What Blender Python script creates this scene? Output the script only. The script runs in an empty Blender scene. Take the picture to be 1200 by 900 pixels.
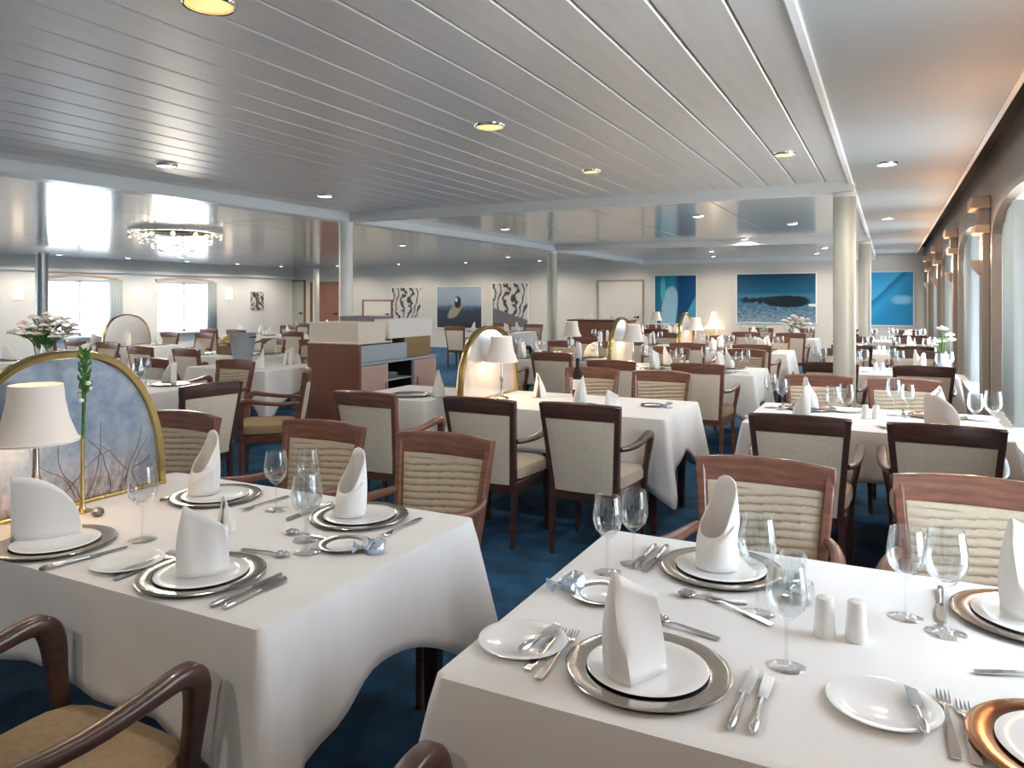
import bpy, bmesh, math, random
from mathutils import Vector, Matrix
R = math.radians; PI = math.pi
random.seed(7)
scn = bpy.context.scene
C = bpy.context.collection
# ------------------------------------------------------------------ camera, world, exposure
F, H, HORIZON = 870.0, 1.52, 350.0
YAW = math.atan(442/870); SA, CA = math.sin(YAW), math.cos(YAW)
cam = bpy.data.cameras.new('camera'); co = bpy.data.objects.new('camera', cam); C.objects.link(co)
cam.sensor_width = 36; cam.lens = F/1200*36; cam.shift_y = -(450-HORIZON)/1200; cam.clip_start = .05
co.location = (0, 0, H); co.rotation_euler = (PI/2, 0, YAW); scn.camera = co
w = bpy.data.worlds.new('overcast_sky'); scn.world = w; w.use_nodes = True
w.node_tree.nodes['Background'].inputs[0].default_value = (.85, .93, 1.0, 1)
w.node_tree.nodes['Background'].inputs[1].default_value = 8.0
scn.view_settings.view_transform = 'Standard'; scn.view_settings.look = 'None'
scn.view_settings.gamma = 1; scn.view_settings.use_curve_mapping = False
scn.view_settings.exposure = 0.46
scn.cycles.use_denoising = True
scn.cycles.max_bounces = 10; scn.cycles.diffuse_bounces = 5; scn.cycles.glossy_bounces = 4
scn.cycles.transparent_max_bounces = 24; scn.cycles.transmission_bounces = 6
scn.cycles.sample_clamp_indirect = 6
scn.cycles.caustics_reflective = False; scn.cycles.caustics_refractive = False
XW, XP, YB, YF, ZC = .74, -18.6, 19.7, -3.2, 2.57      # window wall, port wall, back wall, wall behind camera, ceiling
PITCH, P0 = 3.18, 7.33                                  # window rhythm along the hull
def portal(x, y, z, wy, wz, sgn):
    l = bpy.data.lights.new('window_portal', 'AREA'); l.shape = 'RECTANGLE'; l.size = wz; l.size_y = wy
    l.cycles.is_portal = True
    o = bpy.data.objects.new('window_portal', l); C.objects.link(o); o.location = (x, y, z)
    o.rotation_euler = (0, PI/2*sgn, 0)                 # -Z of the light points into the room
for k in range(-2, 4): portal(XW+.24, P0+(k+.5)*PITCH, 1.45, 2.4, 1.8, 1)
for k in range(-3, 3): portal(XP-.1, 12.05+k*PITCH, 1.28, 1.9, 1.5, -1)

def at(u, v, z):                                        # pixel -> point at a known height
    d = (z-H)*F/(HORIZON-v); k = (u-600)/F
    return d*(k*CA-SA), d*(CA+k*SA)
# ------------------------------------------------------------------ materials
MATS = {}
def node(nt, t, **kw):
    n = nt.nodes.new(t)
    for k, v in kw.items():
        if k.startswith('i_'): n.inputs[int(k[2:])].default_value = v
        else: setattr(n, k, v)
    return n
def mat(name, col, rough=.5, metal=0., var=0., scale=30., bump=0., bscale=None, stretch=None, coat=0., sheen=0., emit=None, es=0., col2=None, spec=.5):
    m = bpy.data.materials.new(name); m.use_nodes = True; nt = m.node_tree; b = nt.nodes['Principled BSDF']
    b.inputs['Base Color'].default_value = (*col, 1); b.inputs['Roughness'].default_value = rough; b.inputs['Metallic'].default_value = metal
    b.inputs['Coat Weight'].default_value = coat; b.inputs['Coat Roughness'].default_value = .12
    b.inputs['Sheen Weight'].default_value = sheen; b.inputs['Specular IOR Level'].default_value = spec
    if emit: b.inputs['Emission Color'].default_value = (*emit, 1); b.inputs['Emission Strength'].default_value = es
    if var or bump:
        tc = node(nt, 'ShaderNodeTexCoord'); mp = node(nt, 'ShaderNodeMapping')
        nt.links.new(tc.outputs['Object'], mp.inputs[0])
        if stretch: mp.inputs['Scale'].default_value = stretch
    if var:
        n = node(nt, 'ShaderNodeTexNoise'); n.inputs['Scale'].default_value = scale; n.inputs['Detail'].default_value = 5
        nt.links.new(mp.outputs[0], n.inputs['Vector'])
        r = node(nt, 'ShaderNodeValToRGB'); nt.links.new(n.outputs[0], r.inputs[0])
        c2 = col2 or tuple(min(1, c*(1+var)) for c in col)
        r.color_ramp.elements[0].position = .35; r.color_ramp.elements[1].position = .65
        r.color_ramp.elements[0].color = (*[c*(1-var) for c in col], 1); r.color_ramp.elements[1].color = (*c2, 1)
        nt.links.new(r.outputs[0], b.inputs['Base Color'])
    if bump:
        n2 = node(nt, 'ShaderNodeTexNoise'); n2.inputs['Scale'].default_value = bscale or scale*4; n2.inputs['Detail'].default_value = 3
        nt.links.new(mp.outputs[0], n2.inputs['Vector'])
        bp = node(nt, 'ShaderNodeBump'); bp.inputs['Strength'].default_value = bump; bp.inputs['Distance'].default_value = .01
        nt.links.new(n2.outputs[0], bp.inputs['Height']); nt.links.new(bp.outputs[0], b.inputs['Normal'])
    MATS[name] = m; return m
def glassmat(name, tint, gl=.04, rough=.02):
    m = bpy.data.materials.new(name); m.use_nodes = True; nt = m.node_tree; nt.nodes.clear()
    o = node(nt, 'ShaderNodeOutputMaterial'); t = node(nt, 'ShaderNodeBsdfTransparent'); g = node(nt, 'ShaderNodeBsdfGlossy')
    t.inputs[0].default_value = (*tint, 1); g.inputs['Roughness'].default_value = rough; g.inputs[0].default_value = (1, 1, 1, 1)
    f = node(nt, 'ShaderNodeLayerWeight'); f.inputs[0].default_value = .5
    pw = node(nt, 'ShaderNodeMath', operation='POWER'); pw.inputs[1].default_value = 2.4
    ad = node(nt, 'ShaderNodeMath', operation='MULTIPLY_ADD'); ad.inputs[1].default_value = .85; ad.inputs[2].default_value = gl
    mx = node(nt, 'ShaderNodeMixShader')
    nt.links.new(f.outputs['Facing'], pw.inputs[0]); nt.links.new(pw.outputs[0], ad.inputs[0]); nt.links.new(ad.outputs[0], mx.inputs[0])
    nt.links.new(t.outputs[0], mx.inputs[1]); nt.links.new(g.outputs[0], mx.inputs[2]); nt.links.new(mx.outputs[0], o.inputs[0])
    MATS[name] = m; return m
mat('wood', (.185, .078, .052), .32, var=.25, scale=9, stretch=(1, 1, 6), coat=.35)
mat('wood_dark', (.075, .032, .026), .35, var=.25, scale=9, stretch=(1, 1, 6), coat=.3)
mat('fabric_cream', (.50, .43, .33), .85, var=.06, scale=60, bump=.15, bscale=500, sheen=.2)
mat('fabric_back', (.70, .62, .50), .8, var=.05, scale=60, bump=.12, bscale=600, sheen=.2)
mat('fabric_seat', (.40, .29, .17), .85, var=.08, scale=60, bump=.15, bscale=500)
mat('linen', (.80, .80, .80), .75, var=.02, scale=8, bump=.05, bscale=260, sheen=.15)
mat('napkin', (.90, .90, .89), .7, bump=.04, scale=20, bscale=300)
mat('porcelain', (.86, .87, .87), .12, coat=.4)
mat('silver', (.50, .465, .42), .17, 1.0)
mat('copper_rim', (.42, .22, .12), .2, 1.0)
mat('steel', (.62, .61, .60), .16, 1.0)
mat('gold', (.62, .47, .20), .25, 1.0)
mat('blade', (.38, .39, .40), .22, 1.0)
mat('foil', (.60, .72, .88), .22, .85, bump=.8, scale=40, bscale=45)
glassmat('glass', (.95, .965, .97), .06); glassmat('pane_glass', (.97, .99, 1), .02)
mat('carpet', (.012, .085, .19), .95, var=.35, scale=5, bump=.5, bscale=700, col2=(.02, .12, .26))
mat('ceiling_metal', (.87, .845, .81), .36, .5, var=.03, scale=2, stretch=(8, .6, 1))
mat('ceiling_gloss', (.72, .69, .65), .16, .6, var=.03, scale=1.5)
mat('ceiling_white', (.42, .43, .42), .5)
mat('white_paint', (.90, .90, .88), .4)
mat('beam_white', (.84, .88, .90), .25)
mat('gap_black', (.006, .006, .006), .8)
mat('wall_cream', (.70, .65, .575), .7, var=.02, scale=2)
mat('wall_white', (.86, .83, .78), .7, var=.02, scale=2)
mat('wall_taupe', (.36, .31, .27), .6, var=.03, scale=3)
mat('arch_trim', (.44, .37, .31), .5)
mat('capital', (.72, .50, .38), .6)
mat('column', (.62, .60, .51), .42, .12, var=.02, scale=3)
mat('column_grey', (.40, .42, .43), .3, .5)
mat('curtain', (.56, .60, .60), .8, bump=.1, scale=50, bscale=300)
def sheer():
    nt = MATS['curtain'].node_tree; o = nt.nodes['Material Output']; b = nt.nodes['Principled BSDF']
    t = node(nt, 'ShaderNodeBsdfTranslucent'); t.inputs[0].default_value = (.62, .66, .66, 1); mx = node(nt, 'ShaderNodeMixShader'); mx.inputs[0].default_value = .22
    nt.links.new(b.outputs[0], mx.inputs[1]); nt.links.new(t.outputs[0], mx.inputs[2]); nt.links.new(mx.outputs[0], o.inputs[0])
sheer()
mat('cherry', (.24, .095, .06), .35, var=.12, scale=4, stretch=(1, 1, .2), coat=.2)
mat('cherry_pale', (.55, .38, .32), .4, var=.06, scale=4)
mat('cream_lam', (.78, .70, .58), .4)
mat('grey_blue', (.36, .41, .47), .4)
mat('violet_grey', (.20, .19, .24), .4)
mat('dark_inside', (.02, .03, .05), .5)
mat('door_green', (.42, .44, .36), .5)
mat('bronze', (.22, .15, .06), .4, .4)
mat('lamp_shade', (.74, .71, .68), .8, emit=(1, .80, .62), es=.07)
mat('wall_glow', (.9, .8, .7), .6, emit=(1, .78, .55), es=1.1)
mat('bulb', (1, .9, .7), .5, emit=(1, .70, .34), es=9)
mat('downlight', (1, .9, .7), .5, emit=(1, .56, .15), es=.9)
mat('downlight_white', (1, .95, .85), .5, emit=(1, .9, .75), es=6)
mat('chrome', (.75, .75, .74), .1, 1.0)
mat('stem_green', (.05, .17, .03), .6, var=.3, scale=40)
mat('leaf_green', (.16, .36, .08), .55, var=.3, scale=30)
mat('petal_white', (.88, .85, .82), .6)
mat('petal_pink', (.72, .55, .48), .7, var=.2, scale=20)
mat('petal_yellow', (.72, .46, .10), .7, var=.35, scale=20)
mat('brown_basket', (.20, .14, .07), .8, var=.3, scale=60)
mat('mirror', (.90, .90, .92), .12, .55)
mat('hull_white', (.8, .8, .8), .5)
def painted_view():  # outside view reflected in the lamp mirror, painted into its base colour
    m = bpy.data.materials.new('painted_reflection'); m.use_nodes = True; nt = m.node_tree; b = nt.nodes['Principled BSDF']
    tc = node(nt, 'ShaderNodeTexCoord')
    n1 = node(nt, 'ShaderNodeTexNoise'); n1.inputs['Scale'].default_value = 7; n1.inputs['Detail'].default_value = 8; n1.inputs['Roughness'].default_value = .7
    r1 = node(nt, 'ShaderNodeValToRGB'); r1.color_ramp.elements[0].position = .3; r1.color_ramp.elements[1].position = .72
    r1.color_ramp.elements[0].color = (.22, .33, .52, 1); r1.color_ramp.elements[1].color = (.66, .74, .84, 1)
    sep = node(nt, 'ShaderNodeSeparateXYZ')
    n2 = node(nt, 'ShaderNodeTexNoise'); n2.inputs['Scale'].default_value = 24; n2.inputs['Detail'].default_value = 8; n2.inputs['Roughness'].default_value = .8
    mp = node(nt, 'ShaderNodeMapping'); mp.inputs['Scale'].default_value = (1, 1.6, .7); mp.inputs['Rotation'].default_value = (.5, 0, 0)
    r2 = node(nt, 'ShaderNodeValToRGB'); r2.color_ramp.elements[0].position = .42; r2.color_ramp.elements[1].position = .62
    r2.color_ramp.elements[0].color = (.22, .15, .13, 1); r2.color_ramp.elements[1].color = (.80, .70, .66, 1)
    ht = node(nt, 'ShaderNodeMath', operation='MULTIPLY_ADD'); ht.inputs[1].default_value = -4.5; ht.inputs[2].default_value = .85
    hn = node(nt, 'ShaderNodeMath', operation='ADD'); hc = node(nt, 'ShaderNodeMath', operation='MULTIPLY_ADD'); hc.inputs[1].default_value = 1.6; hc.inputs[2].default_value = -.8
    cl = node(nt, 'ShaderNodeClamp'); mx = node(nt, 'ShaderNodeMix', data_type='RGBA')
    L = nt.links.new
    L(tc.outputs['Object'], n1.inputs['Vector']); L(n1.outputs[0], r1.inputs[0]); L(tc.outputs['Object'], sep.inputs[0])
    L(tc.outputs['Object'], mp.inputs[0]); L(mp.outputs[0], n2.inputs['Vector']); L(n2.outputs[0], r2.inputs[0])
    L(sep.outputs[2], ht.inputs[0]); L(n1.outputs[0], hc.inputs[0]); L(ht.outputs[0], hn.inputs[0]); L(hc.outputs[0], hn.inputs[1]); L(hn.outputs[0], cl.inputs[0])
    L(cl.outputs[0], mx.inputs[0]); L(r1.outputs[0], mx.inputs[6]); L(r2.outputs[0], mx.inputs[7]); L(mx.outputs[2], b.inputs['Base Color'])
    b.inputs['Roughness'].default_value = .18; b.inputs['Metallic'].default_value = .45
    MATS['painted_reflection'] = m
painted_view()
# ------------------------------------------------------------------ mesh helpers
class MB:
    def __init__(s): s.bm = bmesh.new()
    def box(s, x0, x1, y0, y1, z0, z1, b=0., seg=1):
        r = bmesh.ops.create_cube(s.bm, size=1, matrix=Matrix.Translation(((x0+x1)/2, (y0+y1)/2, (z0+z1)/2)) @ Matrix.Diagonal((x1-x0, y1-y0, z1-z0, 1)))
        if b:
            es = list({e for v in r['verts'] for e in v.link_edges})
            bmesh.ops.bevel(s.bm, geom=es, offset=b, segments=seg, affect='EDGES', profile=.5)
        return s
    def loft(s, rings, caps=True, closed=True):
        vs = [[s.bm.verts.new(p) for p in r] for r in rings]
        n = len(rings[0])
        for a, b in zip(vs, vs[1:]):
            for i in range(n if closed else n-1):
                j = (i+1) % n
                try: s.bm.faces.new((a[i], a[j], b[j], b[i]))
                except ValueError: pass
        if caps and closed:
            try: s.bm.faces.new(vs[0][::-1]); s.bm.faces.new(vs[-1])
            except ValueError: pass
        return s
    def lathe(s, prof, n=24, c=(0, 0, 0)):
        vs = []
        for r, z in prof:
            if r < 1e-5: vs.append([s.bm.verts.new((c[0], c[1], c[2]+z))])
            else: vs.append([s.bm.verts.new((c[0]+r*math.cos(2*PI*i/n), c[1]+r*math.sin(2*PI*i/n), c[2]+z)) for i in range(n)])
        for a, b in zip(vs, vs[1:]):
            for i in range(n):
                j = (i+1) % n
                q = [a[i % len(a)], a[j % len(a)], b[j % len(b)], b[i % len(b)]]
                u = []
                for v in q:
                    if v not in u: u.append(v)
                if len(u) > 2:
                    try: s.bm.faces.new(u)
                    except ValueError: pass
        return s
    def tube(s, pts, rad, n=8, flat=1.):
        pts = [Vector(p) for p in pts]; rads = rad if isinstance(rad, (list, tuple)) else [rad]*len(pts)
        rings = []
        for i, p in enumerate(pts):
            t = (pts[min(i+1, len(pts)-1)]-pts[max(i-1, 0)]).normalized()
            up = Vector((1, 0, 0)) if abs(t.x) < .8 else Vector((0, 0, 1))
            a = (up-t*up.dot(t)).normalized(); b = t.cross(a)
            rings.append([p+(a*math.cos(2*PI*k/n)*flat+b*math.sin(2*PI*k/n))*rads[i] for k in range(n)])
        return s.loft(rings)
    def bar(s, pts, ws, hs):                              # rectangular sweep; width along x, height in the y-z plane; chamfered
        pts = [Vector(p) for p in pts]; rings = []
        for i, p in enumerate(pts):
            t = (pts[min(i+1, len(pts)-1)]-pts[max(i-1, 0)]).normalized()
            a = Vector((1, 0, 0)); a = (a-t*a.dot(t)).normalized(); b = t.cross(a)
            wd, ht = ws[i]/2, hs[i]/2; c = min(wd, ht)*.35
            rings.append([p+a*x+b*y for x, y in ((wd, -ht+c), (wd, ht-c), (wd-c, ht), (-wd+c, ht), (-wd, ht-c), (-wd, -ht+c), (-wd+c, -ht), (wd-c, -ht))])
        return s.loft(rings)
    def ball(s, c, r, sz=1., u=10, v=7):
        bmesh.ops.create_uvsphere(s.bm, u_segments=u, v_segments=v, radius=r, matrix=Matrix.Translation(c) @ Matrix.Diagonal((1, 1, sz, 1)))
        return s
    def mesh(s, name, m, smooth=True, ang=40):
        bmesh.ops.recalc_face_normals(s.bm, faces=s.bm.faces)
        me = bpy.data.meshes.new(name); s.bm.to_mesh(me); s.bm.free(); me.materials.append(MATS[m])
        if smooth:
            me.polygons.foreach_set('use_smooth', [True]*len(me.polygons)); me.set_sharp_from_angle(angle=R(ang))
        return me
    def build(s, name, m, parent=None, smooth=True, ang=40): return obj(name, s.mesh(name, m, smooth, ang), parent)
def obj(name, me, parent=None, loc=None, rz=0.):
    o = bpy.data.objects.new(name, me); C.objects.link(o)
    if parent: o.parent = parent
    if loc: o.location = loc
    if rz: o.rotation_euler = (0, 0, rz)
    return o
def tag(o, label, cat, group=None):
    o['label'] = label; o['category'] = cat
    if group: o['group'] = group
    return o
def struct(o, label=None):
    o['kind'] = 'structure'
    if label: o['label'] = label
    return o
def thing(name, label, cat, loc=(0, 0, 0), rz=0., group=None):
    o = bpy.data.objects.new(name, None); C.objects.link(o); o.empty_display_size = .05
    o.location = loc; o.rotation_euler = (0, 0, rz); return tag(o, label, cat, group)
class Kit:                                                # meshes of one kind of thing, re-used for every copy
    def __init__(s, name, parts): s.name = name; s.parts = parts      # parts: (part_name, mesh, [subparts])
    def put(s, label, cat, loc, rz=0., group=None, skip=()):
        if len(s.parts) == 1 and not s.parts[0][2]:
            return tag(obj(s.name, s.parts[0][1], None, loc, rz), label, cat, group)
        t = thing(s.name, label, cat, loc, rz, group)
        for n, me, sub in s.parts:
            if n in skip: continue
            p = obj(n, me, t)
            for n2, me2 in sub: obj(n2, me2, p)
        return t
# ------------------------------------------------------------------ structure: floor, ceilings, beams
struct(MB().box(XP-.3, XW+.4, YF-.2, YB+.2, -.1, 0).build('floor', 'carpet', smooth=False), 'deep blue carpet covering the whole dining room floor')
ceil = struct(MB().box(XP-.3, XW+.5, YF-.2, YB+.2, 2.72, 2.85).build('ceiling', 'gap_black', smooth=False), 'ceiling of brushed metal strips and smooth panels')
BX, BY1, BY2, SX0, SX1 = -6.05, P0, P0+2*PITCH, -.295, .56
SW = .2437
me = MB().box(-SW/2+.006, SW/2-.006, YF, BY1-.07, ZC, ZC+.02, .005).mesh('ceiling_strip', 'ceiling_metal', smooth=False)
MB().box(SX0-.216, SX0-.01, YF, BY1-.07, ZC, ZC+.02, .005).build('ceiling_strip', 'ceiling_metal', ceil, smooth=False)
x = SX0-.22-SW/2
while x-SW/2 > BX+.1:
    obj('ceiling_strip', me, ceil, (x, 0, 0)); x -= SW
MB().box(BX, SX0, YF, BY1, ZC+.021, ZC+.03).build('ceiling_backing', 'ceiling_metal', ceil, smooth=False)
for y0, y1 in ((BY1+.07, BY2-.07), (BY2+.07, YB)):
    for i in range(4):
        a = SX0-.01-1.42*i; MB().box(a-1.412, a-.004, y0, y1, ZC, ZC+.02, .004).build('ceiling_panel', 'ceiling_gloss', ceil, smooth=False)
# port side: broad glossy panels
xs = [BX-.09-2.08*i for i in range(7)]
for i in range(6):
    for (y0, y1) in ((YF, BY1), (BY1, BY2), (BY2, YB)):
        MB().box(xs[i+1]+.004, xs[i]-.004, y0+.004, y1-.004, ZC, ZC+.02, .004).build('ceiling_panel', 'ceiling_gloss', ceil, smooth=False)
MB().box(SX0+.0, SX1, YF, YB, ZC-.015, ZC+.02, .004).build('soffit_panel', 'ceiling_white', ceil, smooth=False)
MB().box(SX0-.03, SX0+.012, YF, YB, ZC-.035, ZC+.01, .006).build('soffit_edge', 'white_paint', ceil, smooth=False)
MB().box(SX1-.02, SX1+.012, YF, YB, ZC-.022, ZC+.10, .004).build('soffit_lip', 'white_paint', ceil, smooth=False)
n = 0
def trim(mb, m, label):
    global n; n += 1
    return struct(mb.build('trim_%d' % n, m, smooth=False), label)
trim(MB().box(BX-.10, BX+.10, YF, YB, ZC-.10, ZC+.03, .01), 'beam_white', 'long pale blue white ceiling beam along the room')
trim(MB().box(BX+.1, SX0+.02, BY1-.07, BY1+.07, ZC-.10, ZC+.03, .008), 'white_paint', 'white cross beam between the two nearest columns')
trim(MB().box(BX+.1, SX0+.02, BY2-.07, BY2+.07, ZC-.10, ZC+.03, .008), 'white_paint', 'white cross beam farther back before the pictures')
trim(MB().box(BX, SX0, YB-.12, YB, ZC-.12, ZC+.03, .008), 'white_paint', 'white cove along the top of the back wall')
# columns
def column(x, y, r, m, label, z0=0.):
    t = thing('column', label, 'column', (x, y, z0), group='round columns')
    MB().lathe([(r, .03), (r, ZC-.10-z0)], 32).build('shaft', m, t)
    MB().lathe([(0, 0), (r*1.12, 0), (r*1.12, .09), (r, .10)], 32).build('base_ring', 'gap_black', t)
    MB().lathe([(r*1.06, ZC-.14-z0), (r*1.06, ZC-.10-z0), (0, ZC-.10-z0)], 32).build('top_collar', 'white_paint', t)
column(-.36, BY1, .095, 'column', 'pale satin round column beside the right aisle, nearest')
column(-.36, BY2, .095, 'column', 'pale satin round column farther along the right aisle')
column(BX, BY1, .085, 'white_paint', 'white round column behind the buffet cabinet')
column(BX, BY2, .10, 'column', 'slim pale column left of the cream door')
column(-15.4, 9.15, .115, 'column_grey', 'grey round column at the far left by the windows')
column(-16.4, 18.4, .10, 'column', 'thin pale column in front of the brown wood door')
# ------------------------------------------------------------------ starboard window wall with arched openings
def arch_pts(yc, hw, z0, z1, n=18):                       # flattened arch
    return [(yc-hw*math.cos(PI*i/n), z0+(z1-z0)*math.sin(PI*i/n)**.75) for i in range(n+1)]
wr = MB(); TH = .26; SILL, SPR, APEX, HW = .62, 1.98, 2.28, 1.27
for k in range(-4, 4):
    ya, yb = P0+k*PITCH, P0+(k+1)*PITCH
    if k == 3: yb = YB+.1
    yc = P0+(k+.5)*PITCH
    if k < -2: wr.box(XW, XW+TH, ya, yb, 0, 2.72); continue
    wr.box(XW, XW+TH, ya, yb, 0, SILL); wr.box(XW, XW+TH, ya, yc-HW, SILL, 2.72); wr.box(XW, XW+TH, yc+HW, yb, SILL, 2.72)
    pts = arch_pts(yc, HW, SPR, APEX)
    for (a, za), (b, zb) in zip(pts, pts[1:]):
        wr.loft([[(x, a, za), (x, b, zb), (x, b, 2.72), (x, a, 2.72)] for x in (XW, XW+TH)])
struct(wr.build('wall_right', 'wall_taupe', smooth=False), 'starboard wall of arched windows with taupe panelling')
wn = 0
for k in range(-2, 4):
    yc = P0+(k+.5)*PITCH; wn += 1
    pts = arch_pts(yc, HW, SPR, APEX)
    wo = bpy.data.objects.new('window_%d' % wn, None); C.objects.link(wo); wo.location = (XW, yc, 0); struct(wo, 'arched starboard window behind grey curtains')
    fr = MB(); full = [(yc-HW, SILL)]+pts+[(yc+HW, SILL)]
    for (a, za), (b, zb) in zip(full, full[1:]):
        va, vb = Vector((a-yc, za)), Vector((b-yc, zb)); ca, cb = va*.955+Vector((0, .06)), vb*.955+Vector((0, .06))
        fr.loft([[(x, va.x, va.y), (x, vb.x, vb.y), (x, cb.x, cb.y), (x, ca.x, ca.y)] for x in (-.018, .05)])
    fr.build('arch_frame', 'arch_trim', wo)
    g = MB(); g.box(.17, .20, -HW, HW, SILL, SILL+.05); g.box(.17, .20, -.025, .025, SILL, APEX-.02); g.box(.17, .2, -HW, HW, 1.93, 1.97)
    g.build('mullion', 'white_paint', wo, smooth=False)
    MB().box(.18, .186, -HW, -.03, SILL+.05, 2.2).build('pane', 'pane_glass', wo, smooth=False)
    MB().box(.18, .186, .03, HW, SILL+.05, 2.2).build('pane', 'pane_glass', wo, smooth=False)
    MB().box(-.03, .2, -HW, HW, SILL-.02, SILL+.012, .004).build('window_sill', 'white_paint', wo, smooth=False)
def curtain(x, y0, y1, z0, z1, label, amp=.05, per=.15):
    rows = []
    nn = max(8, int((y1-y0)/per*10))
    for z, sq in ((z0, 1.), (z0+(z1-z0)*.5, .96), (z1, .9)):
        yc = (y0+y1)/2
        line = [(x+amp*math.sin((y0+(y1-y0)*i/nn)/per*2*PI)+.012*math.sin(i*.7), yc+((y0+(y1-y0)*i/nn)-yc)*sq, z) for i in range(nn+1)]
        rows.append(line)
    mb = MB().loft(rows, caps=False, closed=False)
    o = mb.build('curtain', 'curtain', ang=80)
    so = o.modifiers.new('thickness', 'SOLIDIFY'); so.thickness = .006
    tag(o, label, 'curtain', 'grey curtains along the starboard windows'); return o
order = ['nearest the camera', 'second', 'third', 'fourth', 'fifth', 'sixth', 'seventh']
for i, k in enumerate(range(-2, 4)):
    yc = P0+(k+.5)*PITCH
    curtain(XW+.085, yc+HW-1.0, yc+HW-.03, SILL+.02, 2.20, 'pale grey pleated curtain at far side of starboard window, %s from the front' % ('first', 'second', 'third', 'fourth', 'fifth', 'sixth')[i])
    curtain(XW+.085, yc-HW+.03, yc-HW+.52, SILL+.02, 2.20, 'pale grey pleated curtain at near side of starboard window, %s from the front' % ('first', 'second', 'third', 'fourth', 'fifth', 'sixth')[i])
for k in range(-2, 4):                                    # pilasters with capitals
    y = P0+k*PITCH
    MBp = MB().box(XW-.055, XW, y-.12, y+.12, 0, 2.06, .006)
    p = MBp.build('pilaster', 'wall_taupe', bpy.data.objects['wall_right'], smooth=False)
    MB().box(XW-.11, XW, y-.15, y+.15, 2.06, 2.13, .008).build('capital_lower', 'capital', p, smooth=False)
    MB().box(XW-.085, XW, y-.13, y+.13, 2.13, 2.26, .006).build('capital_block', 'wall_taupe', p, smooth=False)
    MB().box(XW-.14, XW, y-.17, y+.17, 2.26, 2.36, .008).build('capital_upper', 'capital', p, smooth=False)
    # uplight bowl on the pilaster
    s = thing('wall_uplight', 'small peach wall uplight on starboard pilaster, %s from the front' % ('first', 'second', 'third', 'fourth', 'fifth', 'sixth')[k+2], 'wall lamp', (XW-.055, y, 1.72), group='starboard pilaster uplights')
    MB().loft([[(-r*math.sin(PI*i/10), r*math.cos(PI*i/10), z) for i in range(11)] for r, z in ((.02, 0), (.06, .05), (.085, .12))], caps=True).build('bowl', 'capital', s)
    MB().ball((-.035, 0, .09), .02).build('bulb', 'bulb', s)
    l = bpy.data.lights.new('uplight', 'POINT'); l.energy = 9; l.color = (1, .56, .30); l.shadow_soft_size = .03
    lo = bpy.data.objects.new('uplight', l); C.objects.link(lo); lo.location = (XW-.13, y, 1.92)
# ------------------------------------------------------------------ port wall, back wall, wall behind the camera
PW = [12.05+k*PITCH for k in range(-4, 2)]
wl = MB(); edges = [YF]+[e for c in PW for e in (c-.95, c+.95)]+[YB+.1]
wl.box(XP-.2, XP, YF-.2, YB+.1, 0, .55); wl.box(XP-.2, XP, YF-.2, YB+.1, 2.0, 2.72)
for a, b in zip(edges[::2], edges[1::2]): wl.box(XP-.2, XP, a, b, .55, 2.0)
wlo = struct(wl.build('wall_left', 'wall_white', smooth=False), 'white port side wall with bright windows')
MB().box(XP, XP+.12, YF, YB, 2.2, 2.28, .01).build('cornice', 'white_paint', wlo, smooth=False)
for c in PW:
    wn += 1; wo = bpy.data.objects.new('window_%d' % wn, None); C.objects.link(wo); wo.location = (XP, c, 0); struct(wo, 'bright port side window with a centre mullion')
    g = MB()
    for a in (-.95, -.03, .89): g.box(-.12, -.05, a, a+.06, .55, 2.0)
    g.box(-.12, -.05, -.95, .95, .55, .61); g.box(-.12, -.05, -.95, .95, 1.94, 2.0)
    g.build('window_frame', 'white_paint', wo, smooth=False)
    MB().box(-.09, -.085, -.9, -.03, .61, 1.94).build('pane', 'pane_glass', wo, smooth=False)
    MB().box(-.09, -.085, .03, .9, .61, 1.94).build('pane', 'pane_glass', wo, smooth=False)
    MB().box(-.05, .12, -1.0, 1.0, .50, .55, .008).build('window_sill', 'white_paint', wo, smooth=False)
    h = MB(); ap = [(-1.0+2.0*i/12, 2.02+.10*math.sin(PI*i/12)) for i in range(13)]
    for (a, za), (b, zb) in zip(ap, ap[1:]): h.loft([[(x, a, za), (x, b, zb), (x, b, zb+.05), (x, a, za+.05)] for x in (0, .06)])
    h.build('arched_head', 'capital', wo)
for i, c in enumerate(PW[3:]):
    curtain(XP+.06, c+.72, c+1.12, .5, 2.02, 'beige curtain right of port side window, %s from the left' % ('first', 'second', 'third')[i], .03, .09)
    if i < 3:
        q = MB().box(XP, XP+.06, c+1.5, c+1.72, 1.5, 1.85, .01); o = q.build('wall_lamp', 'wall_glow')
        tag(o, 'small glowing square wall lamp right of port window, %s from the left' % ('first', 'second', 'third')[i], 'wall lamp', 'port side wall lamps')
pn = MB().box(XP, XP+.04, 8.35, 9.4, .75, 2.0, .004).build('wall_panel', 'grey_blue', wlo, smooth=False)
wb = struct(MB().box(XP-.2, XW+.3, YB, YB+.2, 0, 2.72).build('wall_back', 'wall_cream', smooth=False), 'cream back wall hung with pictures')
struct(MB().box(XP-.2, XW+.3, YF-.2, YF, 0, 2.72).build('wall_front', 'wall_cream', smooth=False), 'cream wall behind the viewpoint')
def wallx(u): k = (u-600)/F; d = YB/(CA+k*SA); return d*(k*CA-SA), d
def wallz(u, v): return H-(v-HORIZON)*wallx(u)[1]/F
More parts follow.
